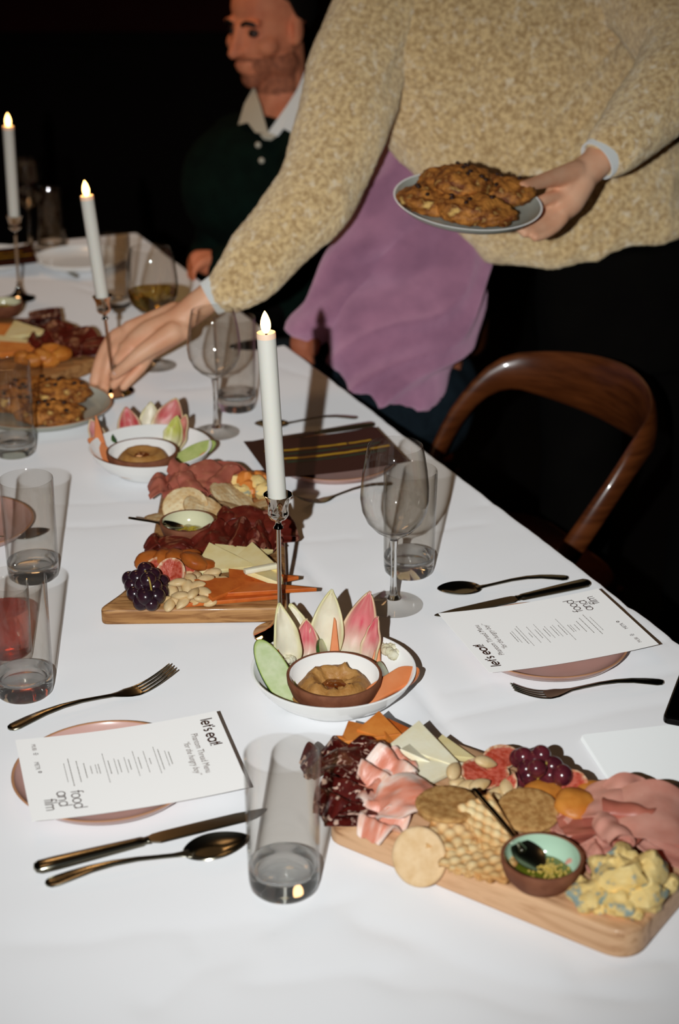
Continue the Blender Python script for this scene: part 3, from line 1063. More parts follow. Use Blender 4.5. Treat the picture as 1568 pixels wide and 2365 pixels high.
# --- folded slices of meat
def folded(profile, width, seed=0, amp=0.002, th=0.0012, rnd_=0.5, tintf=None, nu=36, nv=14, ruf=0.0):
    pr = catmull([(p[0], 0, p[1]) for p in profile], 8)
    L_ = len(pr) - 1
    def f(u, v):
        k = min(int(u * L_), L_ - 1)
        t = u * L_ - k
        p = pr[k].lerp(pr[k + 1], t)
        wv = width * (1 - rnd_ * abs(2 * u - 1) ** 2.2)
        o = V((seed * 3.1, seed * 1.7, seed * 0.9))
        y = (v - 0.5) * wv
        q = V((p.x, y, p.z))
        n1 = noise.noise(V((u * 3, v * 3, 0)) + o); n2 = noise.noise(V((u * 3, v * 3, 5)) + o); n3 = noise.noise(V((u * 5, v * 4, 9)) + o)
        q += V((n1, n2, n3)) * amp
        q.z += ruf * sin(v * 9 + seed) * (0.4 + u)
        q.z = max(q.z, 0.0004 + 0.0002 * sin(u * 9))
        return q
    g = sheet(f, nu, nv, th)
    tl = None
    if tintf:
        tl = []
        for i in range(nu + 1):
            for j in range(nv + 1):
                tl.append(tintf(i / nu, j / nv))
        tl = tl + tl
    return MB().add(g, 0, None, tl)
WAVE = [(-.034, .001), (-.026, .012), (-.018, .017), (-.011, .009), (-.006, .003), (.002, .012), (.009, .019), (.016, .012), (.020, .004), (.028, .010), (.035, .003)]
FOLD = [(-.030, .003), (-.005, .003), (.024, .004), (.031, .009), (.027, .015), (.005, .014), (-.018, .012)]
CURL = [(-.028, .002), (-.010, .003), (.008, .005), (.020, .014), (.016, .024), (.004, .026), (-.004, .018), (.002, .010)]
ARCH = [(-.034, .001), (-.024, .010), (-.008, .017), (.010, .018), (.024, .012), (.036, .002)]
def sc(profile, k, kz=None):
    return [(a * k, b * (kz or k)) for a, b in profile]
def slice_of(kind, px, py, z, rz, prof, width, seed, label, tilt=(0, 0), amp=0.0022, th=0.0012, ruf=0.001, rnd_=0.5):
    names = {'cured_dark': ('salami_slice', 'salami'), 'bresaola': ('bresaola_slice', 'cured beef'), 'prosciutto': ('prosciutto_slice', 'ham'), 'mortadella': ('mortadella_slice', 'mortadella'), 'mortadella_deep': ('mortadella_slice', 'mortadella')}
    tf = None
    if kind == 'prosciutto':
        def tf(u, v):
            n = noise.noise(V((u * 4 + seed, v * 5, 2)))
            e = max(0.0, abs(v - 0.5) * 2 - 0.50 + 0.45 * n) * 3.0
            e = min(1.0, e + max(0.0, n - 0.28) * 2.4)
            a, b = lin((228, 150, 126)), lin((252, 228, 216))
            return tuple(a[i] * (1 - e) + b[i] * e for i in range(3))
    return put(names[kind][0], folded(prof, width, seed, amp, th, rnd_, tf, ruf=ruf), kind, px, py, z, rz, tilt, label, names[kind][1], tint=kind == 'prosciutto', sharp=70,
               group=None)

# --- figs: a sector of the fruit, skin outside and seeded flesh on the cut faces
def fig_sector(r, ang, lon=1.15):
    mb = MB()
    nl, na = 10, 7
    grid = []
    for i in range(nl + 1):
        th = pi * i / nl
        for j in range(na + 1):
            a = radians(-ang / 2 + ang * j / na)
            rr = r * sin(th)
            grid.append(V((rr * cos(a), rr * sin(a), -r * lon * cos(th))))
    W_ = na + 1
    fs = [[i * W_ + j, i * W_ + j + 1, (i + 1) * W_ + j + 1, (i + 1) * W_ + j] for i in range(nl) for j in range(na)]
    mb.add((grid, fs), 0)
    pale, pink = lin((238, 206, 170))[:3], lin((206, 104, 84))[:3]
    for a, flip in ((-ang / 2, False), (ang / 2, True)):
        a = radians(a)
        vs_, tl, f2 = [], [], []
        ks = (0.0, 0.45, 0.72, 0.86, 1.0)
        for i in range(nl + 1):
            th = pi * i / nl
            for k in ks:
                rr = r * sin(th) * k
                vs_.append(V((rr * cos(a), rr * sin(a), -r * lon * cos(th))))
                edge = max(k, abs(cos(th)) ** 3)
                tl.append(pink if edge < 0.8 else pale)
        w = len(ks)
        for i in range(nl):
            for k in range(w - 1):
                q = [i * w + k, i * w + k + 1, (i + 1) * w + k + 1, (i + 1) * w + k]
                f2.append(q[::-1] if flip else q)
        mb.add((vs_, f2), 1, None, tl)
    return mb
def fig_piece(px, py, z, r, ang, face, label, axis=(1, 0, 0.2)):
    """face: the way the cut flesh looks; axis: the stem-to-base line"""
    X = -V(face).normalized()
    Z = V(axis); Z = (Z - X * Z.dot(X)).normalized()
    Y = Z.cross(X)
    R = Matrix((X, Y, Z)).transposed()
    return obj('fig_piece', fig_sector(r, ang), [MATS['fig_skin'], MATS['fig_flesh']], None, at(px, py, z), R.to_euler(), 30, True, label=label, cat='fig')

# --- biscuits and crackers
def biscuit(r, h, seed, amp=0.0005):
    mb = MB()
    n = 40
    prof = [(0, 0), (r * .9, 0), (r * .98, h * .2), (r, h * .5), (r * .985, h * .8), (r * .93, h)] + [(r * k, h) for k in (.8, .62, .42, .2)] + [(0, h)]
    vs_, fs = lathe(prof, n)
    out = []
    for p in vs_:
        d = noise.noise(V((p.x * 160, p.y * 160, p.z * 90 + seed))) * amp
        a = atan2(p.y, p.x)
        rr = 1 + 0.012 * noise.noise(V((cos(a) * 2, sin(a) * 2, seed)))
        out.append(V((p.x * rr, p.y * rr, p.z + d)))
    return mb.add((out, fs))
def dimpled_cracker(w, l, th=0.005, seed=0, rows=4):
    """ridged square cracker with rows of raised pale bumps and browned hollows"""
    nu = nv = 42
    def hgt(u, v):
        return 0.0016 * sin(u * rows * 2 * pi) * sin(v * rows * 1.6 * pi) + 0.0015 * noise.noise(V((u * 3, v * 3, seed)))
    def f(u, v):
        e = 0.03 * noise.noise(V((u * 5, v * 5, seed + 4)))
        return ((u - .5 + e * .1) * w, (v - .5 + e * .1) * l, th / 2 + hgt(u, v) + 0.002)
    tl = []
    a, b = lin((250, 228, 180))[:3], lin((214, 160, 96))[:3]
    for i in range(nu + 1):
        for j in range(nv + 1):
            k = min(1, max(0, 0.5 + hgt(i / nu, j / nv) / 0.0036))
            e = max(abs(i / nu - .5), abs(j / nv - .5)) * 2
            if e > 0.93: k *= 0.4
            tl.append(tuple(b[q] * (1 - k) + a[q] * k for q in range(3)))
    return MB().add(sheet(f, nu, nv, th), 0, None, tl + tl)
def waffle_cracker(r, seed=0):
    """round puffed cracker with a grid of browned hollows"""
    nr, na = 12, 40
    a_, b_ = lin((250, 234, 196))[:3], lin((214, 156, 84))[:3]
    vs_, tl, fs = [], [], []
    for side in (1, -1):
        for i in range(nr + 1):
            rr = r * i / nr
            for k in range(na):
                a = 2 * pi * k / na
                x, y = rr * cos(a), rr * sin(a)
                g = cos(x * 2 * pi / 0.0105) * cos(y * 2 * pi / 0.0105)
                h = 0.0024 * (1 - (i / nr) ** 4) + (-0.0011 if side > 0 else 0) * max(0, g)
                nz = 0.0006 * noise.noise(V((x * 120, y * 120, seed)))
                vs_.append(V((x, y, 0.0026 + side * (h + nz))))
                kk = max(0, g) ** 2 * (0.5 + 0.5 * noise.noise(V((x * 60, y * 60, seed + 3)))) + (0.4 if i == nr else 0)
                tl.append(tuple(a_[q] * (1 - kk) + b_[q] * kk for q in range(3)))
    K = (nr + 1) * na
    for i in range(nr):
        for k in range(na):
            k2 = (k + 1) % na
            q = [i * na + k, (i + 1) * na + k, (i + 1) * na + k2, i * na + k2]
            fs.append(q); fs.append([K + j for j in reversed(q)])
    for k in range(na):
        k2 = (k + 1) % na
        fs.append([nr * na + k, K + nr * na + k, K + nr * na + k2, nr * na + k2])
    return MB().add((vs_, fs), 0, None, tl)

# --- vegetables
def leaf_geo(l, w, cup=0.5, bend=0.3, seed=0, c_mid=(246, 238, 214), c_edge=(240, 232, 172), c_pink=None, th=0.0022):
    """endive leaf standing along local z, cupped towards local -y"""
    nu, nv = 22, 12
    def f(u, v):
        a = (v - .5) * 2
        wd = w * (sin(pi * min(0.999, (0.12 + 0.88 * u)) ** 0.9) ** 0.75) * (1 - 0.15 * u)
        x = wd / 2 * a * (1 - 0.12 * cup * a * a)
        y = cup * wd * 0.42 * (a * a) * -1 + bend * l * (u - 0.45) ** 2 * -0.6
        wob = 0.0018 * noise.noise(V((u * 4, a * 2, seed))) + 0.0012 * sin(u * 16 + seed) * abs(a) ** 3
        return (x, y + wob, u * l)
    tl = []
    M_, E_ = lin(c_mid)[:3], lin(c_edge)[:3]
    K_ = lin(c_pink)[:3] if c_pink else None
    for i in range(nu + 1):
        for j in range(nv + 1):
            u, a = i / nu, abs(j / nv - .5) * 2
            e = min(1, max(0, (a - 0.66) * 2.2) + max(0, (u - .84) * 3))
            c = [M_[q] * (1 - e) + E_[q] * e for q in range(3)]
            if K_:
                k = max(0.0, min(1.0, (u * 2.2 - 0.15) * (1 - max(0, a - .76) * 3.0) * (1 - max(0, u - .88) * 6)))
                k *= 0.95 + 0.35 * noise.noise(V((u * 3, a * 4, seed)))
                c = [c[q] * (1 - k) + K_[q] * k for q in range(3)]
            tl.append(tuple(c))
    return MB().add(sheet(f, nu, nv, th), 0, None, tl + tl)
def endive(px, py, z, l, w, tiltx, tilty, rz, label, pink=None, seed=0, cup=0.5, bend=0.3):
    return put('endive_leaf', leaf_geo(l, w, cup, bend, seed, c_pink=pink), 'endive', px, py, z, rz, (tiltx, tilty), label, 'endive leaf', tint=True, sharp=None)
def cucumber_geo(a, b, h, pale=(226, 236, 196), mid=(196, 214, 130), skin=(58, 96, 40)):
    n = 40
    rings, tl = [], []
    lv = [(0.55, h, pale), (0.86, h, pale), (0.95, h, mid), (0.985, h * .96, skin), (1.0, h * .7, skin), (0.96, h * .3, skin), (0.80, 0.0, skin)]
    lv = [(0.001, h, pale)] + lv + [(0.001, 0, skin)]
    vs_, fs = [], []
    for k, z, c in lv:
        for i in range(n):
            t = 2 * pi * i / n
            vs_.append(V((a * k * cos(t), b * k * sin(t), z)))
            tl.append(lin(c)[:3])
    m = len(lv)
    for r in range(m - 1):
        for i in range(n):
            j = (i + 1) % n
            fs.append([r * n + i, (r + 1) * n + i, (r + 1) * n + j, r * n + j])
    return MB().add((vs_, fs), 0, None, tl)
def floret(seed, r):
    mb = MB()
    rnd = random.Random(seed)
    mb.add(tube([(0, 0, 0), (0, 0, r * 0.9)], [r * 0.28, r * 0.42], 10))
    for k in range(26):
        a, b = rnd.uniform(0, 6.28), rnd.uniform(0, 1.25)
        d = V((sin(b) * cos(a), sin(b) * sin(a), cos(b) * 0.75))
        g, f = blob((r * .30,) * 3, seed * 9 + k, 0.25, 2.0, 8, 6, amp2=0.12, freq2=5)
        mb.add(([q + d * r * 0.78 + V((0, 0, r * .7)) for q in g], f))
    return mb
def heap(r, h, seed, crater=0.0, amp=0.0015, n=40, m=16):
    vs_, fs = [V((0, 0, h * (1 - crater)))], []
    for i in range(1, m + 1):
        t = i / m
        for k in range(n):
            a = 2 * pi * k / n
            rr = r * t * (1 + 0.06 * noise.noise(V((cos(a) * 1.6, sin(a) * 1.6, seed))))
            hh = h * (1 - t ** 2.6) - h * crater * math.exp(-(t / 0.42) ** 4) + (h * 0.22 * crater * math.exp(-((t - 0.62) / 0.16) ** 2))
            hh += amp * (noise.noise(V((rr * cos(a) * 130, rr * sin(a) * 130, seed))) + 1.3 * noise.noise(V((cos(a) * 2.2, sin(a) * 2.2, t * 3 + seed)))) * (1 - t ** 4)
            vs_.append(V((rr * cos(a), rr * sin(a), max(hh, 0))))
    for k in range(n):
        fs.append([0, 1 + k, 1 + (k + 1) % n])
    for i in range(m - 1):
        for k in range(n):
            k2 = (k + 1) % n
            fs.append([1 + i * n + k, 1 + (i + 1) * n + k, 1 + (i + 1) * n + k2, 1 + i * n + k2])
    return vs_, fs
def cookie(px, py, z, rx, ry, h, seed, label, rot=(0, 0, 0), loc=None, group='lumpy oat cookies'):
    g, f = blob((1, 1, 1), seed, 0.16, 1.6, 46, 26, amp2=0.12, freq2=4.5)
    out = []
    for p in g:
        q = V((p.x * rx, p.y * ry, p.z * h))
        q.z += 0.0040 * noise.noise(V((q.x * 90, q.y * 90, seed))) + 0.0018 * noise.noise(V((q.x * 220, q.y * 220, seed)))
        if q.z < -h * 0.55: q.z = -h * 0.55
        out.append(q + V((0, 0, h * 0.55)))
    t = obj('cookie', MB().add((out, f)), MATS['cookie'], None, loc if loc is not None else at(px, py, z), rot, None, label=label, cat='cookie', group=group)
    rnd = random.Random(seed)
    me = MB().add(blob((0.0045, 0.0035, 0.0026), seed, 0.2, 2, 10, 7)).mesh('raisin', [MATS['raisin']], None)
    for k in range(6):
        a, d = rnd.uniform(0, 6.28), rnd.uniform(.15, .8)
        x, y = rx * d * cos(a), ry * d * sin(a)
        zz = max([q.z for q in out if (q.x - x) ** 2 + (q.y - y) ** 2 < (rx * .16) ** 2] or [h * 1.2])
        obj('raisin', me, MATS['raisin'], t, (x, y, zz - 0.0006), (0, 0, a))
    return t
# ------------------------------------------------------------------ tumblers and wine glasses
tumbler(656, 2044, 'empty tall tumbler in the foreground, between the near menu card and the near serving board')
tumbler(944, 1319, 'empty tall tumbler right behind the nearest wine glass')
tumbler(78, 1330, 'empty tumbler at the left with a spoon and pink plate showing through it', s=0.96)
tumbler(57, 1597, 'tall tumbler at the left edge beside the near fork, a pink drink showing through it')
tumbler(34, 1046, 'tall tumbler at the left edge in front of the cookie plate on the table', s=1.02)
tumbler(546, 942, 'tall tumbler behind the second wine glass, just below the server\'s cuff', s=1.1)
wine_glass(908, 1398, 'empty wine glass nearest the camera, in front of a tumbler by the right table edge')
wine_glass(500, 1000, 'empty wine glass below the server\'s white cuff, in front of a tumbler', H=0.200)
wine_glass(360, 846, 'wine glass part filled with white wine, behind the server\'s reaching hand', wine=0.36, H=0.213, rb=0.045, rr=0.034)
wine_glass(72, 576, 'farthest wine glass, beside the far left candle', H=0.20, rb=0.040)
tumbler(268, 706, 'tumbler standing behind the middle candle, left of the filled wine glass')
tumbler(121, 583, 'far tumbler at the end of the table, right of the far left candle')
t = thing('short_glass', 'short glass of pink drink standing behind the left tumbler', 'glass', at(22, 1522, TOP))
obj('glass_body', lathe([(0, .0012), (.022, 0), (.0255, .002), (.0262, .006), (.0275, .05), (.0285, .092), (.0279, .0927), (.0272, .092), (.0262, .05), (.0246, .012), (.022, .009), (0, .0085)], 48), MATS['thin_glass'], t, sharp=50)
obj('pink_drink', lathe([(0, .0090), (.0215, .0094), (.0242, .0122), (.0258, .05), (.0264, .066), (0, .066)], 40), MATS['rose_drink'], t, sharp=50)

# ------------------------------------------------------------------ candlesticks
candle_set(647, 1465, 'silver candlestick standing behind the near dip bowl', 'lit white taper candle nearest the camera', 0.1804, 0.213, 0.0, -0.047)
candle_set(266, 912, 'silver candlestick held by the server\'s fingers', 'lit white taper candle the server is setting down, tilted', 0.168, 0.184, -0.07, -0.02, 0.003)
candle_set(45, 690, 'far left silver candlestick at the back of the table', 'lit white taper candle at the far left', 0.1686, 0.192, 0.015, 0.0)

# ------------------------------------------------------------------ place settings
pink_plate(246, 1776, 'pink plate under the near left menu card')
pink_plate(1263, 1475, 'pink plate under the menu card at the right table edge')
pink_plate(772, 1055, 'pink plate under the dark striped menu card')
pink_plate(-85, 1205, 'pink plate cut off by the left frame edge, behind the tumblers')
c = (at(40, 1715, .769) + at(494, 1649, .769) + at(573, 1834, .769) + at(81, 1900, .769)) / 4
menu_card((c.x, c.y, TZ + 0.0190), radians(16.2 - 90), 'white menu card on the near left pink plate, heading to the right')
c = (at(1005, 1425, .768) + at(1365, 1373, .768) + at(1510, 1494, .768) + at(1165, 1560, .768)) / 4
menu_card((c.x, c.y, TZ + 0.0190), radians(18.5 + 90), 'white menu card on the pink plate at the right table edge, upside down')
c = (at(579, 1041, .769) + at(860, 1003, .769) + at(922, 1052, .769) + at(632, 1100, .769)) / 4
menu_card((c.x, c.y, TZ + 0.0192), radians(17.5 - 90), 'dark brown menu card with yellow and green stripes on a pink plate', dark=True)

cutlery('fork', (18, 1683), (398, 1538), 'fork lying above the near left plate')
cutlery('knife', (78, 2012), (618, 1872), 'knife below the near left plate, beside the spoon')
cutlery('spoon', (104, 2041), (572, 1930), 'spoon nearest the camera, below the near left knife')
cutlery('spoon', (1312, 1333), (1010, 1357), 'spoon beside the right table edge, above the right knife')
cutlery('knife', (1360, 1349), (1006, 1423), 'knife touching the menu card at the right table edge', flip=-1)
cutlery('fork', (1532, 1574), (1184, 1580), 'fork in front of the plate at the right table edge')
cutlery('spoon', (826, 963), (588, 975), 'spoon behind the dark striped menu card')
cutlery('knife', (864, 982), (578, 1022), 'knife between the dark striped menu card and its spoon', flip=-1)
cutlery('fork', (905, 1115), (690, 1142), 'fork seen through the near wine glass, in front of the dark striped menu card')
cutlery('spoon', (-150, 1262), (112, 1218), 'spoon seen through the left tumbler, beside the cut-off pink plate')

# ------------------------------------------------------------------ folded napkin and phone at the right edge
A_, B_ = at(1338, 1706, TZ), at(1425, 1838, TZ)
ax = (B_ - A_).normalized(); ay = V((-ax.y, ax.x, 0))
mb = MB()
for k in range(3):
    o2 = [A_ + ay * 0.0006 * k, B_ - ax * 0.001 * k, B_ + ay * 0.17 - ax * 0.001 * k, A_ + ay * 0.17]
    mb.add(prism(smooth_outline(o2, 0.004, 3), TZ + 0.0004 + 0.0016 * k, TZ + 0.0018 + 0.0016 * k, 0.0006, 1))
obj('folded_napkin', mb, MATS['white_cotton'], label='white folded napkin at the right frame edge, under a black phone', cat='napkin')
q = [at(1528, 1671, .7555), at(1570, 1560, .7555)]
px_ = (q[1] - q[0]).normalized(); py_ = V((px_.y, -px_.x, 0))
o2 = [q[0], q[0] + py_ * 0.072, q[0] + py_ * 0.072 + px_ * 0.146, q[0] + px_ * 0.146]
t = obj('phone', MB().add(prism(smooth_outline(o2, 0.009, 5), .7553, .7629, 0.0018, 2)), MATS['phone_black'], label='black phone lying on the folded napkin at the right frame edge', cat='phone')
c_ = sum(o2, V((0, 0, 0))) / 4
obj('screen', MB().add(prism(smooth_outline([p + (c_ - p) * 0.06 for p in o2], 0.007, 5), .7622, .7632, 0.0003, 1)), MATS['phone_glass'], t)

# ------------------------------------------------------------------ near dip bowl with raw vegetables
ZB = TZ + 0.0005
bo = at(770, 1541, .789)
obj('vegetable_bowl', bowl_mesh(0.0905, 0.039, MATS['white_glaze']), MATS['white_glaze'], loc=(bo.x, bo.y, ZB), sharp=60, label='wide white bowl of raw vegetables nearest the camera', cat='bowl')
dl = at(772, 1558, .789)
d = dip_dish('dip_dish', (dl.x, dl.y, ZB + 0.0068), 0.052, 0.033, 'white_glaze', 'terracotta dish of brown dip in the near white bowl')
hm = obj('hummus', MB().add(heap(0.0465, 0.0265, 3, 0.58, 0.0052)), MATS['hummus'], None, (dl.x, dl.y, ZB + 0.0125), label='swirled brown hummus dip in the near terracotta dish', cat='dip')
obj('oil_pool', MB().add(heap(0.0150, 0.003, 5, 0, 0.0008, 24, 8)), MATS['paprika_oil'], hm, (0, 0.001, 0.0125))
zl = ZB + 0.012
PK = (228, 124, 128)
endive(668, 1548, zl, .080, .036, -.16, -.06, .45, 'pale endive leaf at the left of the near bowl, tallest on that side', seed=1, bend=-.2)
endive(706, 1532, zl, .052, .034, -.28, .04, .1, 'short pink endive leaf left of centre in the near bowl', PK, 2)
endive(748, 1520, zl, .083, .044, -.12, .10, -.1, 'pale yellow endive leaf standing at the back centre of the near bowl', seed=3, bend=-.1)
endive(812, 1520, zl, .083, .045, -.22, .22, -.25, 'large pink endive leaf leaning right in the near bowl', PK, 4)
endive(848, 1540, zl, .063, .026, -.2, .12, -.6, 'narrow pink and white endive leaf at the right of the near bowl', PK, 5)
endive(700, 1490, zl + .004, .05, .028, -.5, -.2, .3, 'endive leaf tip showing behind the pink leaf in the near bowl', seed=8)
put('carrot_stick', prism([(-.007, 0), (.007, 0), (.0035, .05), (.001, .054)], 0, .004, .0008, 1), 'carrot', 772, 1535, zl, 0.1, (1.25, 0), 'carrot piece standing before the pale leaf in the near bowl', 'carrot')
put('carrot_stick', prism([(-.006, 0), (.006, 0), (.002, .034)], 0, .004, .0008, 1), 'carrot', 868, 1535, zl + .006, -0.2, (1.2, 0), 'small carrot tip at the right rim of the near bowl', 'carrot')
put('carrot_stick', prism([(-.012, 0), (.012, 0), (.004, .03)], 0, .004, .0008, 1), 'cheddar', 636, 1545, zl + .008, 0.5, (1.2, 0), 'yellow carrot tip at the left rim of the near bowl', 'carrot')
put('carrot_stick', prism(smooth_outline([(-.046, -.006), (.03, -.014), (.046, -.004), (.030, .012), (-.02, .012)], .008, 4), 0, .006, .001, 1), 'carrot', 893, 1590, zl + .010, 0.62, (.32, -.25), 'broad carrot slice at the front right of the near bowl', 'carrot')
put('cucumber_slice', cucumber_geo(.047, .0165, .007), 'cucumber', 636, 1562, zl + .013, -1.02, (.15, .55), 'long cucumber spear at the left of the near bowl', 'cucumber', tint=True)
put('cucumber_slice', cucumber_geo(.020, .014, .005), 'cucumber', 738, 1508, zl + .016, 1.5, (1.2, 0), 'small cucumber slice behind the dip in the near bowl', 'cucumber', tint=True)
put('cucumber_slice', cucumber_geo(.019, .013, .005), 'cucumber', 878, 1556, zl + .012, 1.4, (1.0, .3), 'small cucumber slice at the right of the dip in the near bowl', 'cucumber', tint=True)
put('cauliflower_floret', floret(3, .019), 'cauliflower', 893, 1542, zl - .002, 0, (-.3, .5), 'cauliflower floret at the right of the near bowl', 'cauliflower', sharp=None)
put('cauliflower_floret', floret(4, .013), 'cauliflower', 668, 1550, zl, 0, (-.3, -.3), 'small cauliflower floret left of the dip in the near bowl', 'cauliflower', sharp=None)

# ------------------------------------------------------------------ second dip bowl
bo = at(347, 1029, .789)
obj('vegetable_bowl', bowl_mesh(0.0905, 0.039, MATS['white_glaze']), MATS['white_glaze'], loc=(bo.x, bo.y, ZB), sharp=60, label='white bowl of raw vegetables behind the second serving board', cat='bowl')
dl = at(328, 1042, .789)
dip_dish('dip_dish', (dl.x, dl.y, ZB + 0.0072), 0.052, 0.033, 'white_glaze', 'dark rimmed dish of brown dip in the second white bowl')
hm = obj('hummus', MB().add(heap(0.046, 0.031, 9, 0.36, 0.001)), MATS['hummus'], None, (dl.x, dl.y, ZB + 0.0125), label='smooth brown hummus in the second dip dish', cat='dip')
obj('oil_pool', MB().add(heap(0.014, 0.003, 5, 0, 0.0008, 24, 8)), MATS['paprika_oil'], hm, (0, 0.002, 0.0192))
endive(305, 1022, zl, .055, .042, -.4, -.1, .2, 'pink endive leaf at the back left of the second bowl', (214, 110, 108), 11)
endive(345, 1015, zl, .058, .040, -.45, .05, 0, 'pale yellow endive leaf at the back of the second bowl', None, 12)
endive(378, 1018, zl, .068, .055, -.4, .25, -.2, 'broad pink endive leaf standing highest in the second bowl', (214, 104, 104), 13)
endive(408, 1040, zl, .058, .034, -.3, .18, -.7, 'white and pink endive leaf at the right of the second bowl', (226, 140, 128), 14)
endive(232, 1030, zl, .045, .030, -.2, -.25, .6, 'pink endive leaf at the left rim of the second bowl', (226, 150, 150), 15)
endive(398, 1035, zl + .004, .050, .036, -.3, .1, -.4, 'yellow-green endive leaf beside the broad pink leaf in the second bowl', (206, 208, 96), 16)
put('carrot_stick', prism([(-.011, 0), (.011, 0), (.004, .05), (.001, .056)], 0, .004, .0008, 1), 'carrot', 232, 1045, zl + .004, 0.5, (1.25, 0), 'tall carrot tip at the left rim of the second bowl', 'carrot')
put('carrot_stick', prism(smooth_outline([(-.040, -.010), (.03, -.010), (.040, 0), (.030, .010), (-.03, .010)], .008, 4), 0, .005, .001, 1), 'carrot', 240, 1050, zl + .006, -.95, (.1, .4), 'carrot slice along the left side of the second bowl', 'carrot')
put('carrot_stick', prism(smooth_outline([(-.040, -.006), (.03, -.008), (.040, 0), (.030, .006), (-.03, .006)], .006, 4), 0, .005, .001, 1), 'carrot', 424, 1066, zl + .006, .5, (.2, -.2), 'carrot slice along the right front of the second bowl', 'carrot')
put('cucumber_slice', cucumber_geo(.042, .014, .006, (206, 216, 140)), 'cucumber', 446, 1052, zl + .012, .72, (.5, -.2), 'cucumber spear leaning on the right rim of the second bowl', 'cucumber', tint=True)
put('cucumber_slice', cucumber_geo(.022, .012, .010, (40, 84, 52), (60, 100, 50)), 'cucumber', 266, 1016, zl + .008, 1.2, (1.0, .2), 'dark green cucumber end at the back left of the second bowl', 'cucumber', tint=True)
put('cauliflower_floret', floret(6, .014), 'cauliflower', 244, 1036, zl, 0, (-.3, -.3), 'cauliflower floret left of the dip in the second bowl', 'cauliflower', sharp=None)
# ------------------------------------------------------------------ near serving board
def board(name, corners, z0, z1, radii, m, label):
    o2 = smooth_outline(corners, radii, 8)
    c_ = sum(o2, V((0, 0, 0))) / len(o2)
    d = corners[1] - corners[0]
    rz = atan2(d.y, d.x)
    R = Matrix.Rotation(-rz, 3, 'Z')
    ol = [R @ (p - c_) for p in o2]
    return obj(name, MB().add(prism([(p.x, p.y) for p in ol], 0.0004, z1 - z0, 0.004, 3)), MATS[m], None, (c_.x, c_.y, z0), (0, 0, rz), 50, label=label, cat='serving board', group='wooden serving boards')
Z1 = TZ + 0.030
NB = 'near board'
board('serving_board', [at(760, 1886, Z1), at(1462, 2168, Z1), at(1462, 2168, Z1) + V((.100, .140, 0)), at(985, 1694, Z1) + V((.245, -.160, 0)), at(985, 1690, Z1), at(868, 1690, Z1), at(800, 1760, Z1)],
      TZ, Z1, [.012, .030, .03, .03, .012, .012, .02], 'board_wood_pale', 'pale wooden serving board nearest the camera, loaded with meats, biscuits and blue cheese')
zz = Z1 + 0.0008
# cured dark slices
slice_of('cured_dark', 775, 1770, zz, .35, WAVE, .060, 1, 'dark marbled salami slice at the far left corner of the near board', amp=.004)
slice_of('cured_dark', 800, 1790, zz + .008, -.5, ARCH, .056, 2, 'dark marbled salami slice on top of the left pile, beside the ham', amp=.004)
slice_of('cured_dark', 795, 1850, zz + .004, .9, WAVE, .052, 3, 'dark marbled salami slice in the middle of the left pile of the near board', amp=.004)
slice_of('cured_dark', 806, 1888, zz, 0.2, sc(FOLD, .85), .042, 4, 'dark salami slice hanging at the front left edge of the near board', amp=.004)
slice_of('cured_dark', 853, 1745, zz + .012, 1.0, sc(ARCH, .7), .036, 5, 'small dark salami slice under the orange cheese on the near board', amp=.004)
# air-dried ham
slice_of('prosciutto', 890, 1790, zz + .012, .9, WAVE, .046, 6, 'pink ham ribbon standing highest beside the dark salami on the near board', (.3, 0), .004, .001)
slice_of('prosciutto', 905, 1850, zz + .005, -.4, WAVE, .060, 7, 'pink ham ribbon with wide white fat in the middle of the ham pile', (.1, 0), .005, .001)
slice_of('prosciutto', 935, 1860, zz + .012, .2, sc(ARCH, .9), .050, 8, 'smooth pink ham fold beside the brown biscuits on the near board', (.25, -.1), .004, .001)
slice_of('prosciutto', 885, 1905, zz, 1.1, sc(WAVE, .9), .046, 9, 'pink ham ribbon lowest at the front edge of the near board', (.1, 0), .004, .001)
# orange cheese
def wedge(m, px, py, z, l, w, th, rz, tilt, label, skew=0.0, cat='cheese'):
    return put('cheese_slice', tri(l, w, th, skew), m, px, py, z, rz, tilt, label, cat, sharp=30)
wedge('cheddar', 838, 1722, zz + .004, .058, .042, .0045, 2.9, (.05, -.12), 'orange cheese wedge farthest left on the near board')
wedge('cheddar', 862, 1700, zz + .010, .060, .038, .0045, -.25, (.10, -.10), 'orange cheese wedge with a straight rim at the top left of the near board')
wedge('cheddar', 905, 1702, zz + .012, .064, .034, .0045, -.75, (.25, .1), 'tall orange cheese wedge pointing up at the back of the near board')
wedge('cheddar', 918, 1730, zz + .008, .050, .044, .0045, 2.2, (.25, -.2), 'pale orange cheese wedge beside the white cheese on the near board')
wedge('cheddar_deep', 948, 1706, zz + .006, .064, .040, .004, -.35, (.1, .05), 'deep orange cheese slice against the back edge of the near board')
wedge('cheddar_deep', 972, 1790, zz + .004, .040, .026, .004, 1.2, (.2, .2), 'small orange cheese corner under the white cheese on the near board')
# white cheese
wedge('white_cheese', 960, 1735, zz + .010, .046, .032, .006, 1.4, (.35, .15), 'short white cheese wedge nearest the orange cheese on the near board')
wedge('white_cheese', 1003, 1742, zz + .012, .078, .044, .006, -.75, (.20, .12), 'largest white cheese wedge at the centre back of the near board')
wedge('white_cheese', 1010, 1785, zz + .006, .062, .046, .006, .25, (.15, -.05), 'white cheese wedge lying flat towards the almonds on the near board')
wedge('ivory_cheese', 1050, 1745, zz + .003, .050, .036, .006, -.6, (.1, 0), 'pale green-white cheese slice at the back edge of the near board')
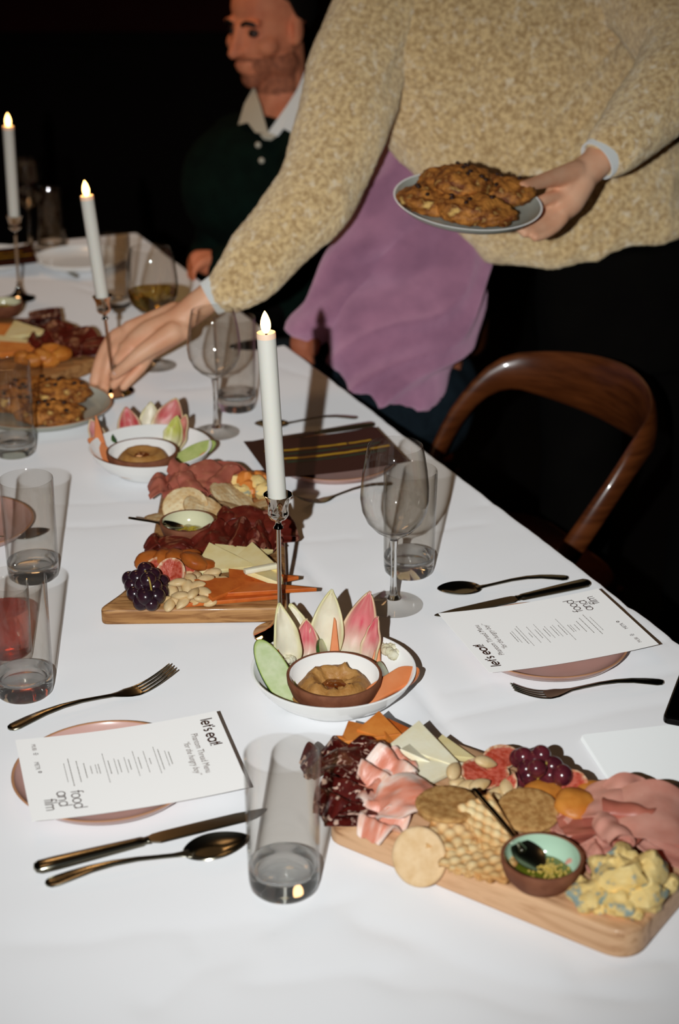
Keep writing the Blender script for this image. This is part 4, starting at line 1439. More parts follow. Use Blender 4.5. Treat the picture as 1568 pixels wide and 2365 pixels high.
# almonds
for k, (x, y, h, a, tl) in enumerate([(1048, 1780, .016, 1.2, .5), (1072, 1790, .004, .2, 0), (1082, 1815, .006, .1, .2), (1108, 1812, .010, .5, .1), (1122, 1760, .020, .1, .2), (1060, 1806, .002, .6, 0),
                                      (1148, 1830, .003, .3, 0), (1170, 1818, .008, 1.4, .4), (1196, 1828, .002, 1.0, 0), (1210, 1836, .002, .5, .1), (1132, 1842, .004, 2.5, 0), (1155, 1845, .002, .2, 0), (1188, 1835, .003, 2.1, .2)]):
    almond(x, y, zz + h, a, tl, NB)
# figs
fig_piece(1120, 1782, zz + .012, .021, 170, (.1, -.25, 1), 'open fig half with an almond on it, on the near board')
fig_piece(1160, 1752, zz + .024, .017, 100, (.3, -.9, .5), 'fig wedge with a pale rim beside the grapes on the near board')
fig_piece(1148, 1812, zz + .010, .019, 100, (-.7, -.2, .7), 'dark fig wedge between the almonds of the near board')
fig_piece(1306, 1824, zz + .014, .020, 125, (-.2, -.9, .5), 'pink fig wedge with seeds facing out, beside the apricots on the near board', axis=(.9, 0, .6))
# grapes
grape_bunch('bunch of red grapes at the back of the near board', [
    (1250, 1742, .028), (1200, 1752, .018), (1222, 1790, .012), (1205, 1800, .004), (1240, 1775, .026), (1208, 1748, .022), (1270, 1790, .012), (1262, 1812, .004), (1298, 1790, .016),
    (1276, 1770, .018), (1236, 1755, .022), (1228, 1815, .0), (1285, 1815, .002), (1244, 1800, .004), (1216, 1776, .016)], .0098, 'grape_red', Z1,
    [[(1258, 1756, .035), (1270, 1764, .034), (1282, 1778, .030)], [(1262, 1762, .036), (1256, 1780, .030), (1240, 1800, .02)]])
# apricots
for k, (x, y, h, a, l) in enumerate([(1258, 1838, .002, .3, 'dried apricot touching the grapes on the near board'), (1330, 1858, .010, .0, 'plump dried apricot in the middle of the three on the near board'), (1378, 1840, .004, -.3, 'dried apricot at the back right of the near board, beside the pink meat'),
                                     (1338, 1880, .0, .5, 'dark dried apricot under the plump one on the near board')]):
    put('dried_apricot', MB().add(blob((.0215, .0195, .009), k + 2, .12, 1.8, 22, 12, amp2=.05)), 'apricot' if k < 3 else 'apricot_deep', x, y, zz + h + .008, a, (.25, .1), l, 'apricot', group='dried apricots on the near board', sharp=None)
# biscuits and crackers
for k in range(5):
    put('oat_biscuit', biscuit(.0295, .0052, k + 3, .0008), 'oat_biscuit', 1032 + (3, -5, 4, -2, 0)[k], 1868 - k * 1.2, zz + .0058 * k, k * 1.1, (.05 * (k % 2), 0),
        ('brown oat biscuit at the bottom of the stack beside the ham', 'brown oat biscuit second from the bottom of the stack', 'brown oat biscuit in the middle of the stack beside the ham', 'brown oat biscuit second from the top of the stack', 'brown oat biscuit on top of the stack, under the spoon handle')[k], 'biscuit', group='oat biscuits stacked beside the ham')
put('oat_biscuit', biscuit(.0290, .0055, 12, .0006), 'oat_biscuit', 1220, 1876, zz + .012, .4, (.18, -.08), 'round oat biscuit tilted behind the green dip dish', 'biscuit', sharp=60)
put('oat_biscuit', biscuit(.0285, .0055, 13, .0006), 'oat_biscuit', 1226, 1886, zz + .004, .9, (.10, 0), 'oat biscuit lying under the tilted one behind the green dip dish', 'biscuit', sharp=60)
pb = at(962, 2044, TZ + .001)
e_ = (at(1440, 2140, Z1) - at(760, 1885, Z1)).normalized()
put('digestive_biscuit', biscuit(.0275, .0060, 21, .0006), 'pale_biscuit', 0, 0, TZ, label='round pale biscuit leaning against the front edge of the near board', cat='biscuit', sharp=60)
lb = bpy.data.objects['digestive_biscuit']
nrm = (V((e_.y, -e_.x, 0)) * .90 + V((0, 0, .43))).normalized()
upv = (V((0, 0, 1)) - nrm * nrm.z).normalized()
lb.rotation_euler = V((0, 0, 1)).rotation_difference(nrm).to_euler()
lb.location = pb + upv * .0275 + nrm * .006
put('square_cracker', dimpled_cracker(.062, .056, .0045, 1), 'cracker', 1068, 1930, zz + .007, -.15, (.10, .08), 'square dimpled cracker lying behind the leaning pale biscuit', 'cracker', tint=True, sharp=None)
put('square_cracker', dimpled_cracker(.060, .056, .0045, 2), 'cracker', 1076, 1944, zz + .001, -.35, (.02, 0), 'square cracker underneath the others behind the leaning biscuit', 'cracker', tint=True, sharp=None)
put('square_cracker', dimpled_cracker(.064, .046, .0045, 3), 'cracker', 1112, 1992, zz + .004, -.45, (.06, -.03), 'square cracker at the front edge of the near board, left of the dip dish', 'cracker', tint=True, sharp=None)
put('square_cracker', dimpled_cracker(.058, .034, .0045, 4), 'cracker', 1128, 1912, zz + .016, -1.05, (.15, .45), 'pale cracker standing on edge under the small spoon', 'cracker', tint=True, sharp=None)
put('square_cracker', dimpled_cracker(.040, .034, .0045, 5), 'cracker', 1100, 2008, zz + .001, -.40, (0, 0), 'cracker piece sticking out at the front edge of the near board', 'cracker', tint=True, sharp=None)
# green dip dish with relish and its spoon
dl = at(1252, 1977, Z1 + .027)
dip_dish('dip_dish', (dl.x, dl.y, Z1 + .0006), .0365, .027, 'mint_glaze', 'terracotta dish with mint green glaze on the near board')
pool = obj('herb_relish', MB().add(heap(.0268, .0012, 4, 0, .0003, 36, 8)), MATS['herb_oil'], None, (dl.x, dl.y, Z1 + .0095), label='seeded green relish in the mint green dish', cat='relish')
mb = MB()
for k in range(150):
    a, d = FOOD.uniform(0, 6.28), abs(FOOD.gauss(0, .0095))
    mb.add(ell((.006 + d * cos(a), .002 + d * sin(a), .0014 + FOOD.uniform(0, .0045) * math.exp(-(d / .011) ** 2)), (.0014, .0014, .0012), None, 6, 4))
obj('mustard_seeds', mb, MATS['seed'], pool, sharp=None, kind='stuff')
def dip_spoon(a, b, za, zb, label, lw=.0062, ll=.03):
    A, B = at(*a, za), at(*b, zb)
    t = thing('dip_spoon', label, 'spoon', A, group=None)
    d = (B - A).normalized()
    q = d.to_track_quat('X', 'Z')
    t.rotation_euler = q.to_euler()
    L_ = (B - A).length
    obj('handle', tube([(0, 0, 0), (.006, 0, .0002), (L_ * .4, 0, .0004), (L_ - ll * .9, 0, 0), (L_ - ll * .7, 0, 0)], [(.0030, .0012), (.0036, .0013), (.0028, .0012), (.0022, .0012), (.0030, .0010)], 10, up=(0, 0, 1)), MATS['steel'], t)
    def f(u, v):
        w = lw * 2 * (sin(pi * min(.999, .06 + .94 * u)) ** .6)
        aa = (v - .5) * 2
        return (L_ - ll + ll * u, w * aa / 1.0 * .85, -.0035 * (1 - aa * aa) * sin(pi * u) + .0004)
    obj('spoon_bowl', sheet(f, 16, 10, .001), MATS['steel'], t, sharp=60)
    return t
dip_spoon((1094, 1822), (1252, 2012), Z1 + .038, Z1 + .0125, 'small spoon resting in the mint green relish dish', .0085, .040)
# mortadella
for k, (x, y, h, rz, prof, w, tl, m) in enumerate([
    (1335, 1930, .0, .3, FOLD, .052, (0, 0), 'mortadella_deep'), (1415, 1880, .010, -.3, ARCH, .060, (.1, 0), 'mortadella'), (1450, 1850, .018, .2, sc(ARCH, .7), .046, (.3, 0), 'mortadella'),
    (1440, 1920, .012, 1.2, sc(CURL, .9), .052, (0, .1), 'mortadella_deep'), (1505, 1910, .012, -.2, sc(ARCH, 1.25), .080, (.15, .1), 'mortadella'), (1390, 1965, .006, .4, CURL, .040, (0, 0), 'mortadella'),
    (1545, 1960, .004, -.6, FOLD, .056, (0, 0), 'mortadella'), (1360, 1995, .0, .2, sc(WAVE, .8), .030, (0, 0), 'mortadella'), (1320, 1900, .004, 1.0, sc(FOLD, .8), .040, (.1, 0), 'mortadella')]):
    slice_of(m, x, y, zz + h, rz, prof, w, 20 + k, ('pink mortadella slice lying lowest behind the dip dish', 'pink mortadella slice arched at the middle of the pile', 'small upright pink mortadella fold at the back of the pile', 'curled mortadella slice with reddish rims in the pile', 'largest smooth mortadella slice at the right frame edge',
             'rolled mortadella slice right of the mint green dish', 'folded mortadella slice at the far right, above the blue cheese', 'ruffled mortadella slice between the dip dish and the blue cheese', 'mortadella slice touching the dried apricots')[k], tl, .003, .0016)
# blue cheese
for k, (x, y, h, r, l) in enumerate([
    (1440, 2035, .016, (.026, .021, .020), 'large blue cheese chunk at the centre of the blue cheese heap'), (1490, 2020, .020, (.020, .018, .018), 'blue cheese chunk at the right top of the heap'), (1405, 2010, .016, (.018, .015, .014), 'blue cheese chunk at the back left of the heap'),
    (1370, 2070, .008, (.020, .018, .012), 'blue cheese chunk at the front left of the heap'), (1430, 2085, .008, (.017, .015, .012), 'blue cheese chunk at the front centre of the heap'), (1490, 2070, .010, (.019, .017, .014), 'blue cheese chunk at the front right of the heap'),
    (1440, 1985, .020, (.016, .013, .013), 'blue cheese chunk against the pink meat, topmost of the heap'), (1334, 2045, .005, (.011, .009, .007), 'small blue cheese crumb left of the heap'), (1545, 2040, .006, (.010, .009, .008), 'small blue cheese crumb right of the heap'),
    (1520, 2010, .006, (.010, .009, .008), 'blue cheese crumb behind the right end of the heap'), (1385, 2095, .003, (.009, .008, .006), 'blue cheese crumb nearest the front board edge'), (1460, 2105, .003, (.010, .008, .006), 'flat blue cheese crumb at the very front of the heap')]):
    put('blue_cheese_chunk', MB().add(blob(r, k * 5 + 1, .42, 1.5, 14, 9, amp2=.16, freq2=4)), 'blue_cheese', x, y, Z1 + h + .002, k * 1.3, (0, 0), l, 'cheese', group='blue cheese crumbled on the near board', sharp=28)

# ------------------------------------------------------------------ second serving board
Z2 = TZ + 0.022
SB = 'second board'
board('serving_board', [at(222, 1408, Z2), at(664, 1402, Z2), at(652, 1098, Z2), at(378, 1106, Z2), at(345, 1275, Z2), at(322, 1312, Z2), at(288, 1362, Z2)], TZ, Z2, [.016, .014, .02, .02, .02, .02, .02],
      'board_wood', 'dark grained wooden serving board in the middle of the table, behind the candlestick')
zz = Z2 + .0008
grape_bunch('bunch of black grapes on the left of the second board', [
    (335, 1316, .020), (318, 1335, .012), (352, 1330, .022), (305, 1352, .004), (330, 1352, .016), (355, 1355, .014), (372, 1345, .006), (312, 1372, .002), (336, 1378, .008), (360, 1376, .006), (326, 1390, .0), (350, 1394, .0), (372, 1368, .0), (300, 1338, .004), (342, 1340, .024)],
    .0105, 'grape_black', Z2, [[(335, 1318, .04), (345, 1340, .04), (350, 1365, .025)]])
for k, (x, y, h) in enumerate([(375, 1386, .0), (392, 1396, .0), (415, 1375, .010), (422, 1392, .004), (445, 1390, .0), (468, 1384, .006), (398, 1364, .004), (410, 1345, .014), (432, 1356, .010), (455, 1352, .012), (446, 1370, .012), (470, 1366, .010), (486, 1370, .004),
                               (440, 1336, .012), (474, 1338, .012), (452, 1330, .006), (490, 1322, .006), (492, 1336, .002), (514, 1340, .0), (502, 1362, .002), (388, 1350, .002), (428, 1330, .002), (462, 1352, .002), (478, 1352, .002), (415, 1362, .0), (480, 1390, .0), (405, 1386, .002)]):
    almond(x, y, zz + h, k * 1.37, (k % 5 - 2) * .16, SB)
fig_piece(394, 1333, zz + .016, .021, 130, (.2, -.95, .3), 'pink fig wedge facing the camera beside the black grapes on the second board', axis=(.3, 0, 1))
fig_piece(370, 1312, zz + .014, .017, 110, (.3, -.9, .4), 'fig wedge behind the black grapes on the second board')
fig_piece(414, 1312, zz + .016, .018, 110, (-.2, -.9, .5), 'fig wedge under the apricots on the second board')
for k, (x, y, h, l) in enumerate([(350, 1298, .004, 'dried apricot at the left end of the row on the second board'), (386, 1296, .006, 'dried apricot second from the left on the second board'), (412, 1294, .008, 'dried apricot at the middle of the row on the second board'),
                                  (448, 1296, .012, 'largest dried apricot beside the white cheese on the second board'), (462, 1304, .004, 'dark dried apricot touching the white cheese on the second board'), (430, 1286, .004, 'dried apricot behind the row on the second board')]):
    put('dried_apricot', MB().add(blob((.021, .018, .010), k + 31, .14, 1.8, 20, 12, amp2=.05)), 'apricot_deep', x, y, zz + h + .008, k * .7, (.5, 0), l, 'apricot', group='dried apricots on the second board', sharp=None)
wedge('cheddar_deep', 540, 1378, zz + .002, .120, .042, .0050, .12, (.03, .0), 'orange cheese slice at the front of the second board', -.012)
wedge('cheddar_deep', 600, 1370, zz + .007, .135, .044, .0050, -.12, (.06, .02), 'long orange cheese slice reaching past the board edge behind the candlestick', .014)
wedge('cheddar_deep', 545, 1352, zz + .009, .090, .050, .0050, .55, (.10, .05), 'orange cheese slice beside the almonds on the second board')
wedge('cheddar_deep', 610, 1342, zz + .008, .085, .05, .0050, .1, (.12, 0), 'orange cheese slice under the white cheese on the second board')
wedge('ivory_cheese', 530, 1305, zz + .012, .075, .060, .0060, -.3, (.28, .02), 'pale cheese wedge at the left of the white cheese on the second board')
wedge('ivory_cheese', 600, 1305, zz + .014, .072, .058, .0060, -.7, (.30, -.05), 'pale cheese wedge in the middle of the white cheese on the second board')
wedge('ivory_cheese', 570, 1285, zz + .010, .070, .050, .0060, .4, (.30, .05), 'pale cheese wedge behind the others on the second board')
put('cheese_stick', box((0, 0, .003), (.021, .0038, .003), .001), 'white_cheese', 602, 1318, zz + .024, .42, (0, 0), 'white cheese stick on top of the pale wedges of the second board', 'cheese')
wedge('ivory_cheese', 628, 1326, zz + .010, .058, .048, .0060, 1.3, (.25, .1), 'pale cheese wedge pointing to the camera on the second board')
for k, (x, y, h, rz, prof, w, tl, l) in enumerate([
    (388, 1266, .0, .2, sc(WAVE, .9), .040, (.05, 0), 'dark red cured beef slice below the cream dish on the second board'), (412, 1262, .004, -.5, sc(ARCH, .8), .034, (.1, .1), 'cured beef slice with white streaks left on the second board'), (400, 1278, .002, .1, sc(ARCH, .9), .036, (.1, 0), 'cured beef slice above the apricots on the second board'),
    (495, 1268, .004, .3, ARCH, .050, (.2, 0), 'cured beef slice in the middle of the second board'), (535, 1252, .012, -.2, sc(WAVE, 1.1), .055, (.3, 0), 'ruffled cured beef slice right of the middle of the second board'), (590, 1262, .006, .2, sc(WAVE, 1.0), .060, (.2, 0), 'cured beef slice above the pale cheese near the candlestick'),
    (565, 1222, .014, -.1, ARCH, .050, (.5, 0), 'broad dark cured beef slice standing behind the others'), (620, 1225, .012, .5, FOLD, .060, (.5, 0), 'darkest cured beef slice beside the candlestick stem'), (516, 1222, .010, .4, sc(CURL, .9), .036, (.1, 0), 'curled cured beef slice right of the cream dish')]):
    slice_of('bresaola', x, y, zz + h, rz, prof, w, 40 + k, l, tl, .004, .0012)
dl = at(434, 1203, Z2 + .027)
dip_dish('dip_dish', (dl.x, dl.y, Z2 + .0006), .0368, .027, 'cream_glaze', 'brown dip dish with cream glaze on the second board')
hm = obj('herb_relish', MB().add(heap(.026, .007, 14, 0, .0016, 36, 10)), MATS['relish'], None, (dl.x, dl.y, Z2 + .0095), label='yellow-green relish in the cream glazed dish', cat='relish')
dip_spoon((298, 1196), (425, 1218), Z2 + .034, Z2 + .016, 'small spoon resting in the cream glazed dish', .007, .035)
for k, (x, y, h, r, tl, l) in enumerate([
    (428, 1172, .014, .031, (.62, .0), 'puffed round cracker standing behind the cream dish'), (470, 1180, .012, .030, (.45, .1), 'puffed round cracker right of the cream dish'), (534, 1150, .016, .033, (.45, -.1), 'puffed round cracker farthest back on the second board'), (556, 1180, .014, .034, (.48, -.05), 'large grid-pattern round cracker at the centre right of the second board'),
    (382, 1198, .002, .028, (.2, 0), 'round cracker under the left side of the cream dish'), (615, 1166, .012, .030, (.35, 0), 'round cracker half hidden by the candle holder cup'), (496, 1208, .002, .026, (.1, 0), 'round cracker under the right side of the cream dish')]):
    put('round_cracker', waffle_cracker(r, k), 'cracker', x, y, zz + h, k * .8, tl, l, 'cracker', group='round crackers on the second board', tint=True, sharp=None)
for k, (x, y, h, rz, prof, w) in enumerate([(400, 1135, .004, .2, WAVE, .060), (440, 1122, .012, -.4, WAVE, .055), (425, 1148, .008, .5, CURL, .050), (478, 1118, .014, .3, ARCH, .056), (505, 1125, .010, -.5, CURL, .055), (470, 1142, .006, .1, WAVE, .050), (405, 1118, .006, .9, CURL, .045), (520, 1112, .010, .2, ARCH, .048)]):
    slice_of('mortadella_deep', x, y, zz + h, rz, prof, w, 60 + k, ('mortadella slice at the left back corner of the second board', 'wavy mortadella slice second from the left at the back of the second board', 'curled mortadella slice above the cream dish', 'arched mortadella slice highest at the back of the second board',
             'curled mortadella slice beside the yellow cheese chunks', 'mortadella slice behind the puffed crackers', 'curled mortadella slice at the far back left of the second board', 'mortadella slice touching the yellow cheese chunks')[k], (.25, 0), .004, .0016)
for k, (x, y, h, l) in enumerate([(545, 1118, .006, 'yellow cheese chunk next to the mortadella of the second board'), (568, 1110, .012, 'yellow cheese chunk at the back of the second board'), (592, 1120, .008, 'yellow cheese chunk left of the candle'), (574, 1130, .004, 'yellow cheese chunk above the grid-pattern cracker'),
                                  (612, 1132, .004, 'orange cheese chunk just left of the candle'), (600, 1106, .006, 'yellow cheese chunk farthest back near the candle'), (558, 1140, .002, 'low orange cheese chunk between mortadella and cracker'), (636, 1200, .004, 'orange cheese chunk behind the candlestick cup')]):
    put('cheese_chunk', MB().add(blob((.017, .015, .013), k * 3 + 50, .4, 1.5, 12, 8, amp2=.14, freq2=4)), 'blue_cheese' if k % 2 == 0 else 'cheddar', x, y, Z2 + h + .008, k, (0, 0), l, 'cheese', group='yellow cheese chunks on the second board', sharp=28)

# ------------------------------------------------------------------ far left serving board
Z3 = TZ + .025
mb = [at(-140, 905, Z3), at(120, 868, Z3) , at(236, 822, Z3), at(236, 800, Z3), at(120, 735, Z3), at(-140, 730, Z3)]
board('serving_board', mb, TZ, Z3, .015, 'board_wood', 'far left serving board with cheeses and dark meat, behind the cookie plate')
zz = Z3 + .0008
FB = 'far left board'
for k, (x, y, h, rz, prof, w, l) in enumerate([(130, 790, .004, .2, sc(ARCH, 1.2), .075, 'broad dark red meat slice on the far left board'), (175, 800, .004, -.3, sc(ARCH, 1.1), .070, 'dark red meat slice at the right end of the far left board'), (110, 800, .008, .6, WAVE, .060, 'wavy red meat slice beside the cheese of the far left board'),
                                               (205, 812, .002, .2, FOLD, .050, 'folded red meat slice at the tip of the far left board'), (150, 815, .002, 0, FOLD, .05, 'folded red meat slice at the front of the far left board')]):
    slice_of('bresaola', x, y, zz + h, rz, prof, w, 80 + k, l, (.2, 0), .004, .0015)
for k, (x, y, h, l, w, rz, m) in enumerate([(68, 770, .022, .075, .06, -.2, 'ivory_cheese'), (20, 765, .018, .08, .06, .4, 'cheddar'), (30, 795, .012, .09, .05, 0, 'ivory_cheese'), (60, 808, .008, .09, .05, .2, 'cheddar'), (10, 815, .010, .09, .05, -.2, 'cheddar')]):
    wedge(m, x, y, zz + h, l, w, .007, rz, (.25, 0), ('pale cheese wedge on top of the far left board', 'yellow cheese wedge at the left of the far left board', 'pale cheese slice in the middle of the far left board', 'orange cheese slice over the yellow chunks of the far left board', 'orange cheese slice at the left frame edge of the far left board')[k])
for k, (x, y, h, l) in enumerate([(118, 808, .010, 'yellow cheese piece in front of the red meat on the far left board'), (140, 818, .006, 'yellow cheese piece at the right of the chunks on the far left board'), (98, 822, .008, 'yellow cheese piece in the middle of the far left board chunks'), (75, 832, .004, 'yellow cheese piece nearest the front of the far left board'), (115, 832, .0, 'low yellow cheese piece at the front of the far left board'), (50, 825, .006, 'yellow cheese piece at the left of the far left board chunks')]):
    put('cheese_chunk', MB().add(blob((.021, .015, .012), k * 3 + 90, .35, 1.4, 12, 8)), 'apricot', x, y, Z3 + h + .009, k, (0, 0), l, 'cheese', group='yellow cheese pieces on the far left board', sharp=28)
dip_dish('dip_dish', tuple(at(10, 728, Z3)), .036, .026, 'cream_glaze', 'dip dish on the far left board at the frame edge')
obj('herb_relish', MB().add(heap(.027, .006, 24, 0, .001, 24, 8)), MATS['relish'], None, at(10, 728, Z3) + V((0, 0, .013)), label='yellow relish in the dish of the far left board', cat='relish')
slice_of('cured_dark', 95, 745, zz, .2, sc(FOLD, 1.2), .06, 99, 'almost black cured slice behind the pale wedge of the far left board')

# ------------------------------------------------------------------ cookie plate on the table
GREY_PLATE = plate_mesh(.112, .021, ('grey_glaze', 'pink_rim'))
pc = at(98, 934, TZ + .02)
obj('dinner_plate', GREY_PLATE, MATS['grey_glaze'], loc=(pc.x, pc.y, TZ + .0006), label='pale grey plate of cookies on the table, behind the left tumbler', cat='plate')
cookie(140, 918, TZ + .016, .052, .040, .017, 3, 'cookie at the back right of the plate on the table', (.1, 0, .2))
cookie(118, 968, TZ + .010, .055, .042, .017, 4, 'cookie at the front of the plate on the table', (0, 0, -.2))
cookie(28, 935, TZ + .012, .052, .045, .018, 5, 'cookie seen through the tumbler on the plate on the table', (.05, .1, .6))
cookie(70, 915, TZ + .010, .050, .042, .017, 6, 'cookie at the back left of the plate on the table', (.05, 0, 1.0))

# ------------------------------------------------------------------ far end of the table
FAR_PLATE = plate_mesh(.10, .02, ('white_glaze', 'white_glaze'))
for x, y, l in ((-30, 612, 'white plate at the far left end of the table, under a dark card'), (188, 612, 'white plate at the far end, behind the middle candle')):
    q = at(x, y)
    obj('dinner_plate', FAR_PLATE, MATS['white_glaze'], loc=(q.x, q.y, TZ + .0006), label=l, cat='plate', group='white plates at the far end')
q = at(-35, 598, TZ + .02)
menu_card((q.x, q.y, TZ + .0208), radians(15 - 90), 'dark striped menu card at the far left end of the table', dark=True)
cutlery('knife', (180, 640), (118, 606), 'far knife beside the plate at the end of the table')
cutlery('fork', (205, 600), (140, 568), 'far fork behind the plate at the end of the table')
# ------------------------------------------------------------------ chairs
def bentwood_chair(loc, rz, label):
    """round-backed bentwood chair; local -x faces the table, seat at 0.45"""
    t = thing('bentwood_chair', label, 'chair', loc, (0, 0, rz), 'round-backed bentwood chairs')
    obj('seat', prism(smooth_outline([V((-.21, -.20, 0)), V((.19, -.19, 0)), V((.19, .19, 0)), V((-.21, .20, 0))], .12, 8), .425, .452, .008, 3), MATS['chair_wood'], t)
    # the back: one bent hoop, deep at the crown and slimming to the arms that curve down to the seat
    pts, rad = [], []
    for k in range(37):
        f = -1 + 2 * k / 36
        a = f * radians(100 if f > 0 else 86)
        x = .045 + .215 * cos(a) * (1.0 if abs(f) < .75 else 1.0)
        y = .245 * sin(a)
        drop = max(0.0, abs(f) - .55) / .45
        z = .712 - (.17 if f > 0 else .20) * drop ** 1.8
        x -= .03 * drop
        y -= (1 if f > 0 else -1) * .055 * drop ** 2
        pts.append(V((x, y, z)))
        h = .060 - .040 * min(1, abs(f) / .75) ** 1.6
        rad.append((.0125, h))
    obj('back_hoop', tube(pts, rad, 16, up=(0, 0, 1)), MATS['chair_wood'], t)
    for s_ in (-1, 1):
        e = pts[-1] if s_ > 0 else pts[0]
        obj('arm_post', tube(catmull([e + V((0, 0, .02)), V((e.x + .01, e.y * 1.0, .50)), V((e.x - .02, s_ * .165, .44)), V((e.x - .02, s_ * .17, .3))], 6), [.015] * 19, 10), MATS['chair_wood'], t)
        obj('front_leg', tube([(-.16, s_ * .17, 0), (-.155, s_ * .165, .43)], [.014, .018], 10, round_ends=False), MATS['chair_wood'], t)
        obj('rear_leg', tube(catmull([(.24, s_ * .17, 0), (.19, s_ * .16, .22), (.17, s_ * .15, .43)], 6), [.014] * 13, 10, round_ends=False), MATS['chair_wood'], t)
    return t
CH = TROT
ch = bentwood_chair(tab(.845, .205), CH, 'empty bentwood chair in front of the standing server')
dup(ch, tab(1.46, .22), (0, 0, CH - .15), 'bentwood chair under the person in the lilac jumper')
dup(ch, tab(2.02, .30), (0, 0, CH), 'bentwood chair under the man in the dark green jumper')

# ------------------------------------------------------------------ people: materials
mat('skin_server', (250, 196, 160), 0.5, col2=(242, 178, 140), scale=24, sss=0.12, ssr=0.006, bump=0.1, bscale=400)
mat('skin_man', (240, 152, 112), 0.62, spec=.25, col2=(224, 134, 98), scale=24, sss=0.1, ssr=0.006)
mat('skin_guest', (186, 112, 80), 0.5, col2=(170, 98, 70), scale=24, sss=0.1, ssr=0.006)
mat('skin_stubble', (190, 116, 84), 0.7, spec=.2, col2=(150, 90, 66), scale=80)
mat('nail', (232, 190, 172), 0.3)
mat('hair_black', (14, 10, 9), 0.5, col2=(24, 17, 14), scale=60, stretch=(1, 1, 6))
mat('eye_white', (70, 50, 42), 0.4)
mat('iris', (24, 14, 10), 0.2)
mat('beige_knit', (246, 220, 166), 0.95, col2=(196, 160, 106), scale=120, detail=6, lo=.36, hi=.68, col3=(250, 234, 204), scale3=75, lo3=.56, hi3=.72, sheen=.5, diffrough=1.0, bump=.9, bscale=260, bdist=.004)
mat('lilac_knit', (186, 132, 160), 0.95, col2=(164, 114, 142), scale=16, sheen=.25, diffrough=1.0, bump=.3, bscale=500)
mat('green_knit', (10, 26, 20), 0.95, col2=(7, 19, 15), scale=30, spec=.1, sheen=.0, bump=.3, bscale=400)
mat('black_cloth', (10, 8, 6), 0.95, spec=.1, col2=(7, 5, 4), scale=12)
mat('denim', (26, 38, 46), 0.9, spec=.2, col2=(18, 28, 36), scale=40)
mat('shirt_white', (232, 234, 232), 0.85, diffrough=.8)
mat('shirt_cream', (196, 190, 172), 0.85)

def loft(secs, n=28):
    """closed body of elliptical sections (centre, side vector, front vector)"""
    return rings_mesh([[V(c) + V(a) * cos(2 * pi * k / n) + V(b) * sin(2 * pi * k / n) for k in range(n)] for c, a, b in secs])

def smooth_loft(secs, sub=5, n=28):
    cs = catmull([s[0] for s in secs], sub); a_ = catmull([s[1] for s in secs], sub); b_ = catmull([s[2] for s in secs], sub)
    return loft(list(zip(cs, a_, b_)), n)

def head_parts(c, f, up=(0, 0, 1), k=1.0):
    """head solids around the eye-level centre c, looking along f; returns (parts, frame)"""
    f = V(f).normalized(); u = V(up); u = (u - f * u.dot(f)).normalized(); l = u.cross(f)
    R = Matrix((l, f, u)).transposed()
    M4 = Matrix.Translation(V(c)) @ R.to_4x4() @ Matrix.Scale(k, 4)
    P_ = []
    def E(cc, r, rot=None):
        g, fs_ = ell(cc, r, rot, 20, 14)
        P_.append(([M4 @ q for q in g], fs_))
    def Tb(pts, rad):
        g, fs_ = tube(pts, rad, 12)
        P_.append(([M4 @ q for q in g], fs_))
    E((0, -.012, .045), (.074, .094, .082)); E((0, .012, -.015), (.066, .076, .085)); E((0, .030, -.060), (.052, .056, .056))
    E((0, .062, -.098), (.026, .022, .022)); E((0, .070, -.030), (.040, .022, .040))
    for s in (-1, 1):
        E((s * .046, .052, -.028), (.024, .026, .022)); E((s * .033, .074, .020), (.024, .012, .008)); E((s * .052, .008, -.075), (.018, .034, .026))
        E((s * .012, .094, -.038), (.010, .011, .008)); E((s * .031, .066, .000), (.016, .014, .012))
        E((s * .076, -.012, -.004), (.009, .019, .031), Euler((.15, 0, s * -.35)).to_matrix()); E((s * .074, -.004, -.026), (.008, .010, .012))
    Tb([(0, .084, .012), (0, .097, -.016), (0, .108, -.038)], [.0095, .0105, .0125])
    E((0, .086, -.066), (.024, .010, .0065)); E((0, .083, -.077), (.021, .010, .0075)); E((0, .062, .045), (.045, .016, .03))
    return P_, M4

def head_extras(M4, parent, hair, iris='iris', beard=False):
    for s in (-1, 1):
        g, fs_ = ell((s * .0315, .0735, .000), (.0135, .0105, .0095))
        e = obj('eye', MB().add(([M4 @ q for q in g], fs_)), MATS['eye_white'], parent, sharp=None)
        g, fs_ = ell((s * .0315, .0825, .000), (.0060, .0030, .0060))
        obj('iris', MB().add(([M4 @ q for q in g], fs_)), MATS[iris], e, sharp=None)
        pts = [M4 @ V((s * x, y, z)) for x, y, z in ((.014, .090, .017), (.030, .0895, .0225), (.046, .080, .018))]
        obj('eyebrow', tube(catmull(pts, 4), [(.0025, .005)] * 9, 8), MATS['hair_black'], parent)
    # hair: cap over crown, sides and nape
    nu, nv = 26, 14
    vs_, fs_ = [], []
    for i in range(nv + 1):
        for k in range(nu):
            a = 2 * pi * k / nu
            front = max(0.0, sin(a))                      # towards the face
            low = radians(128 - 76 * front ** 0.7 - 18 * max(0, abs(cos(a)) - .75) * 4)
            th = low * i / nv
            n_ = 1 + .05 * noise.noise(V((cos(a) * 3, sin(a) * 3, th * 4)))
            vs_.append(M4 @ V((.0815 * sin(th) * cos(a) * n_, (-.014 + .103 * sin(th) * sin(a) * n_), .045 + .096 * cos(th) * n_)))
    for i in range(nv):
        for k in range(nu):
            k2 = (k + 1) % nu
            fs_.append([i * nu + k, (i + 1) * nu + k, (i + 1) * nu + k2, i * nu + k2])
    h = obj('hair', MB().add((vs_, fs_)), MATS[hair], parent, sharp=None)
    m = h.modifiers.new('thick', 'SOLIDIFY'); m.thickness = .006; m.offset = 0
    return h

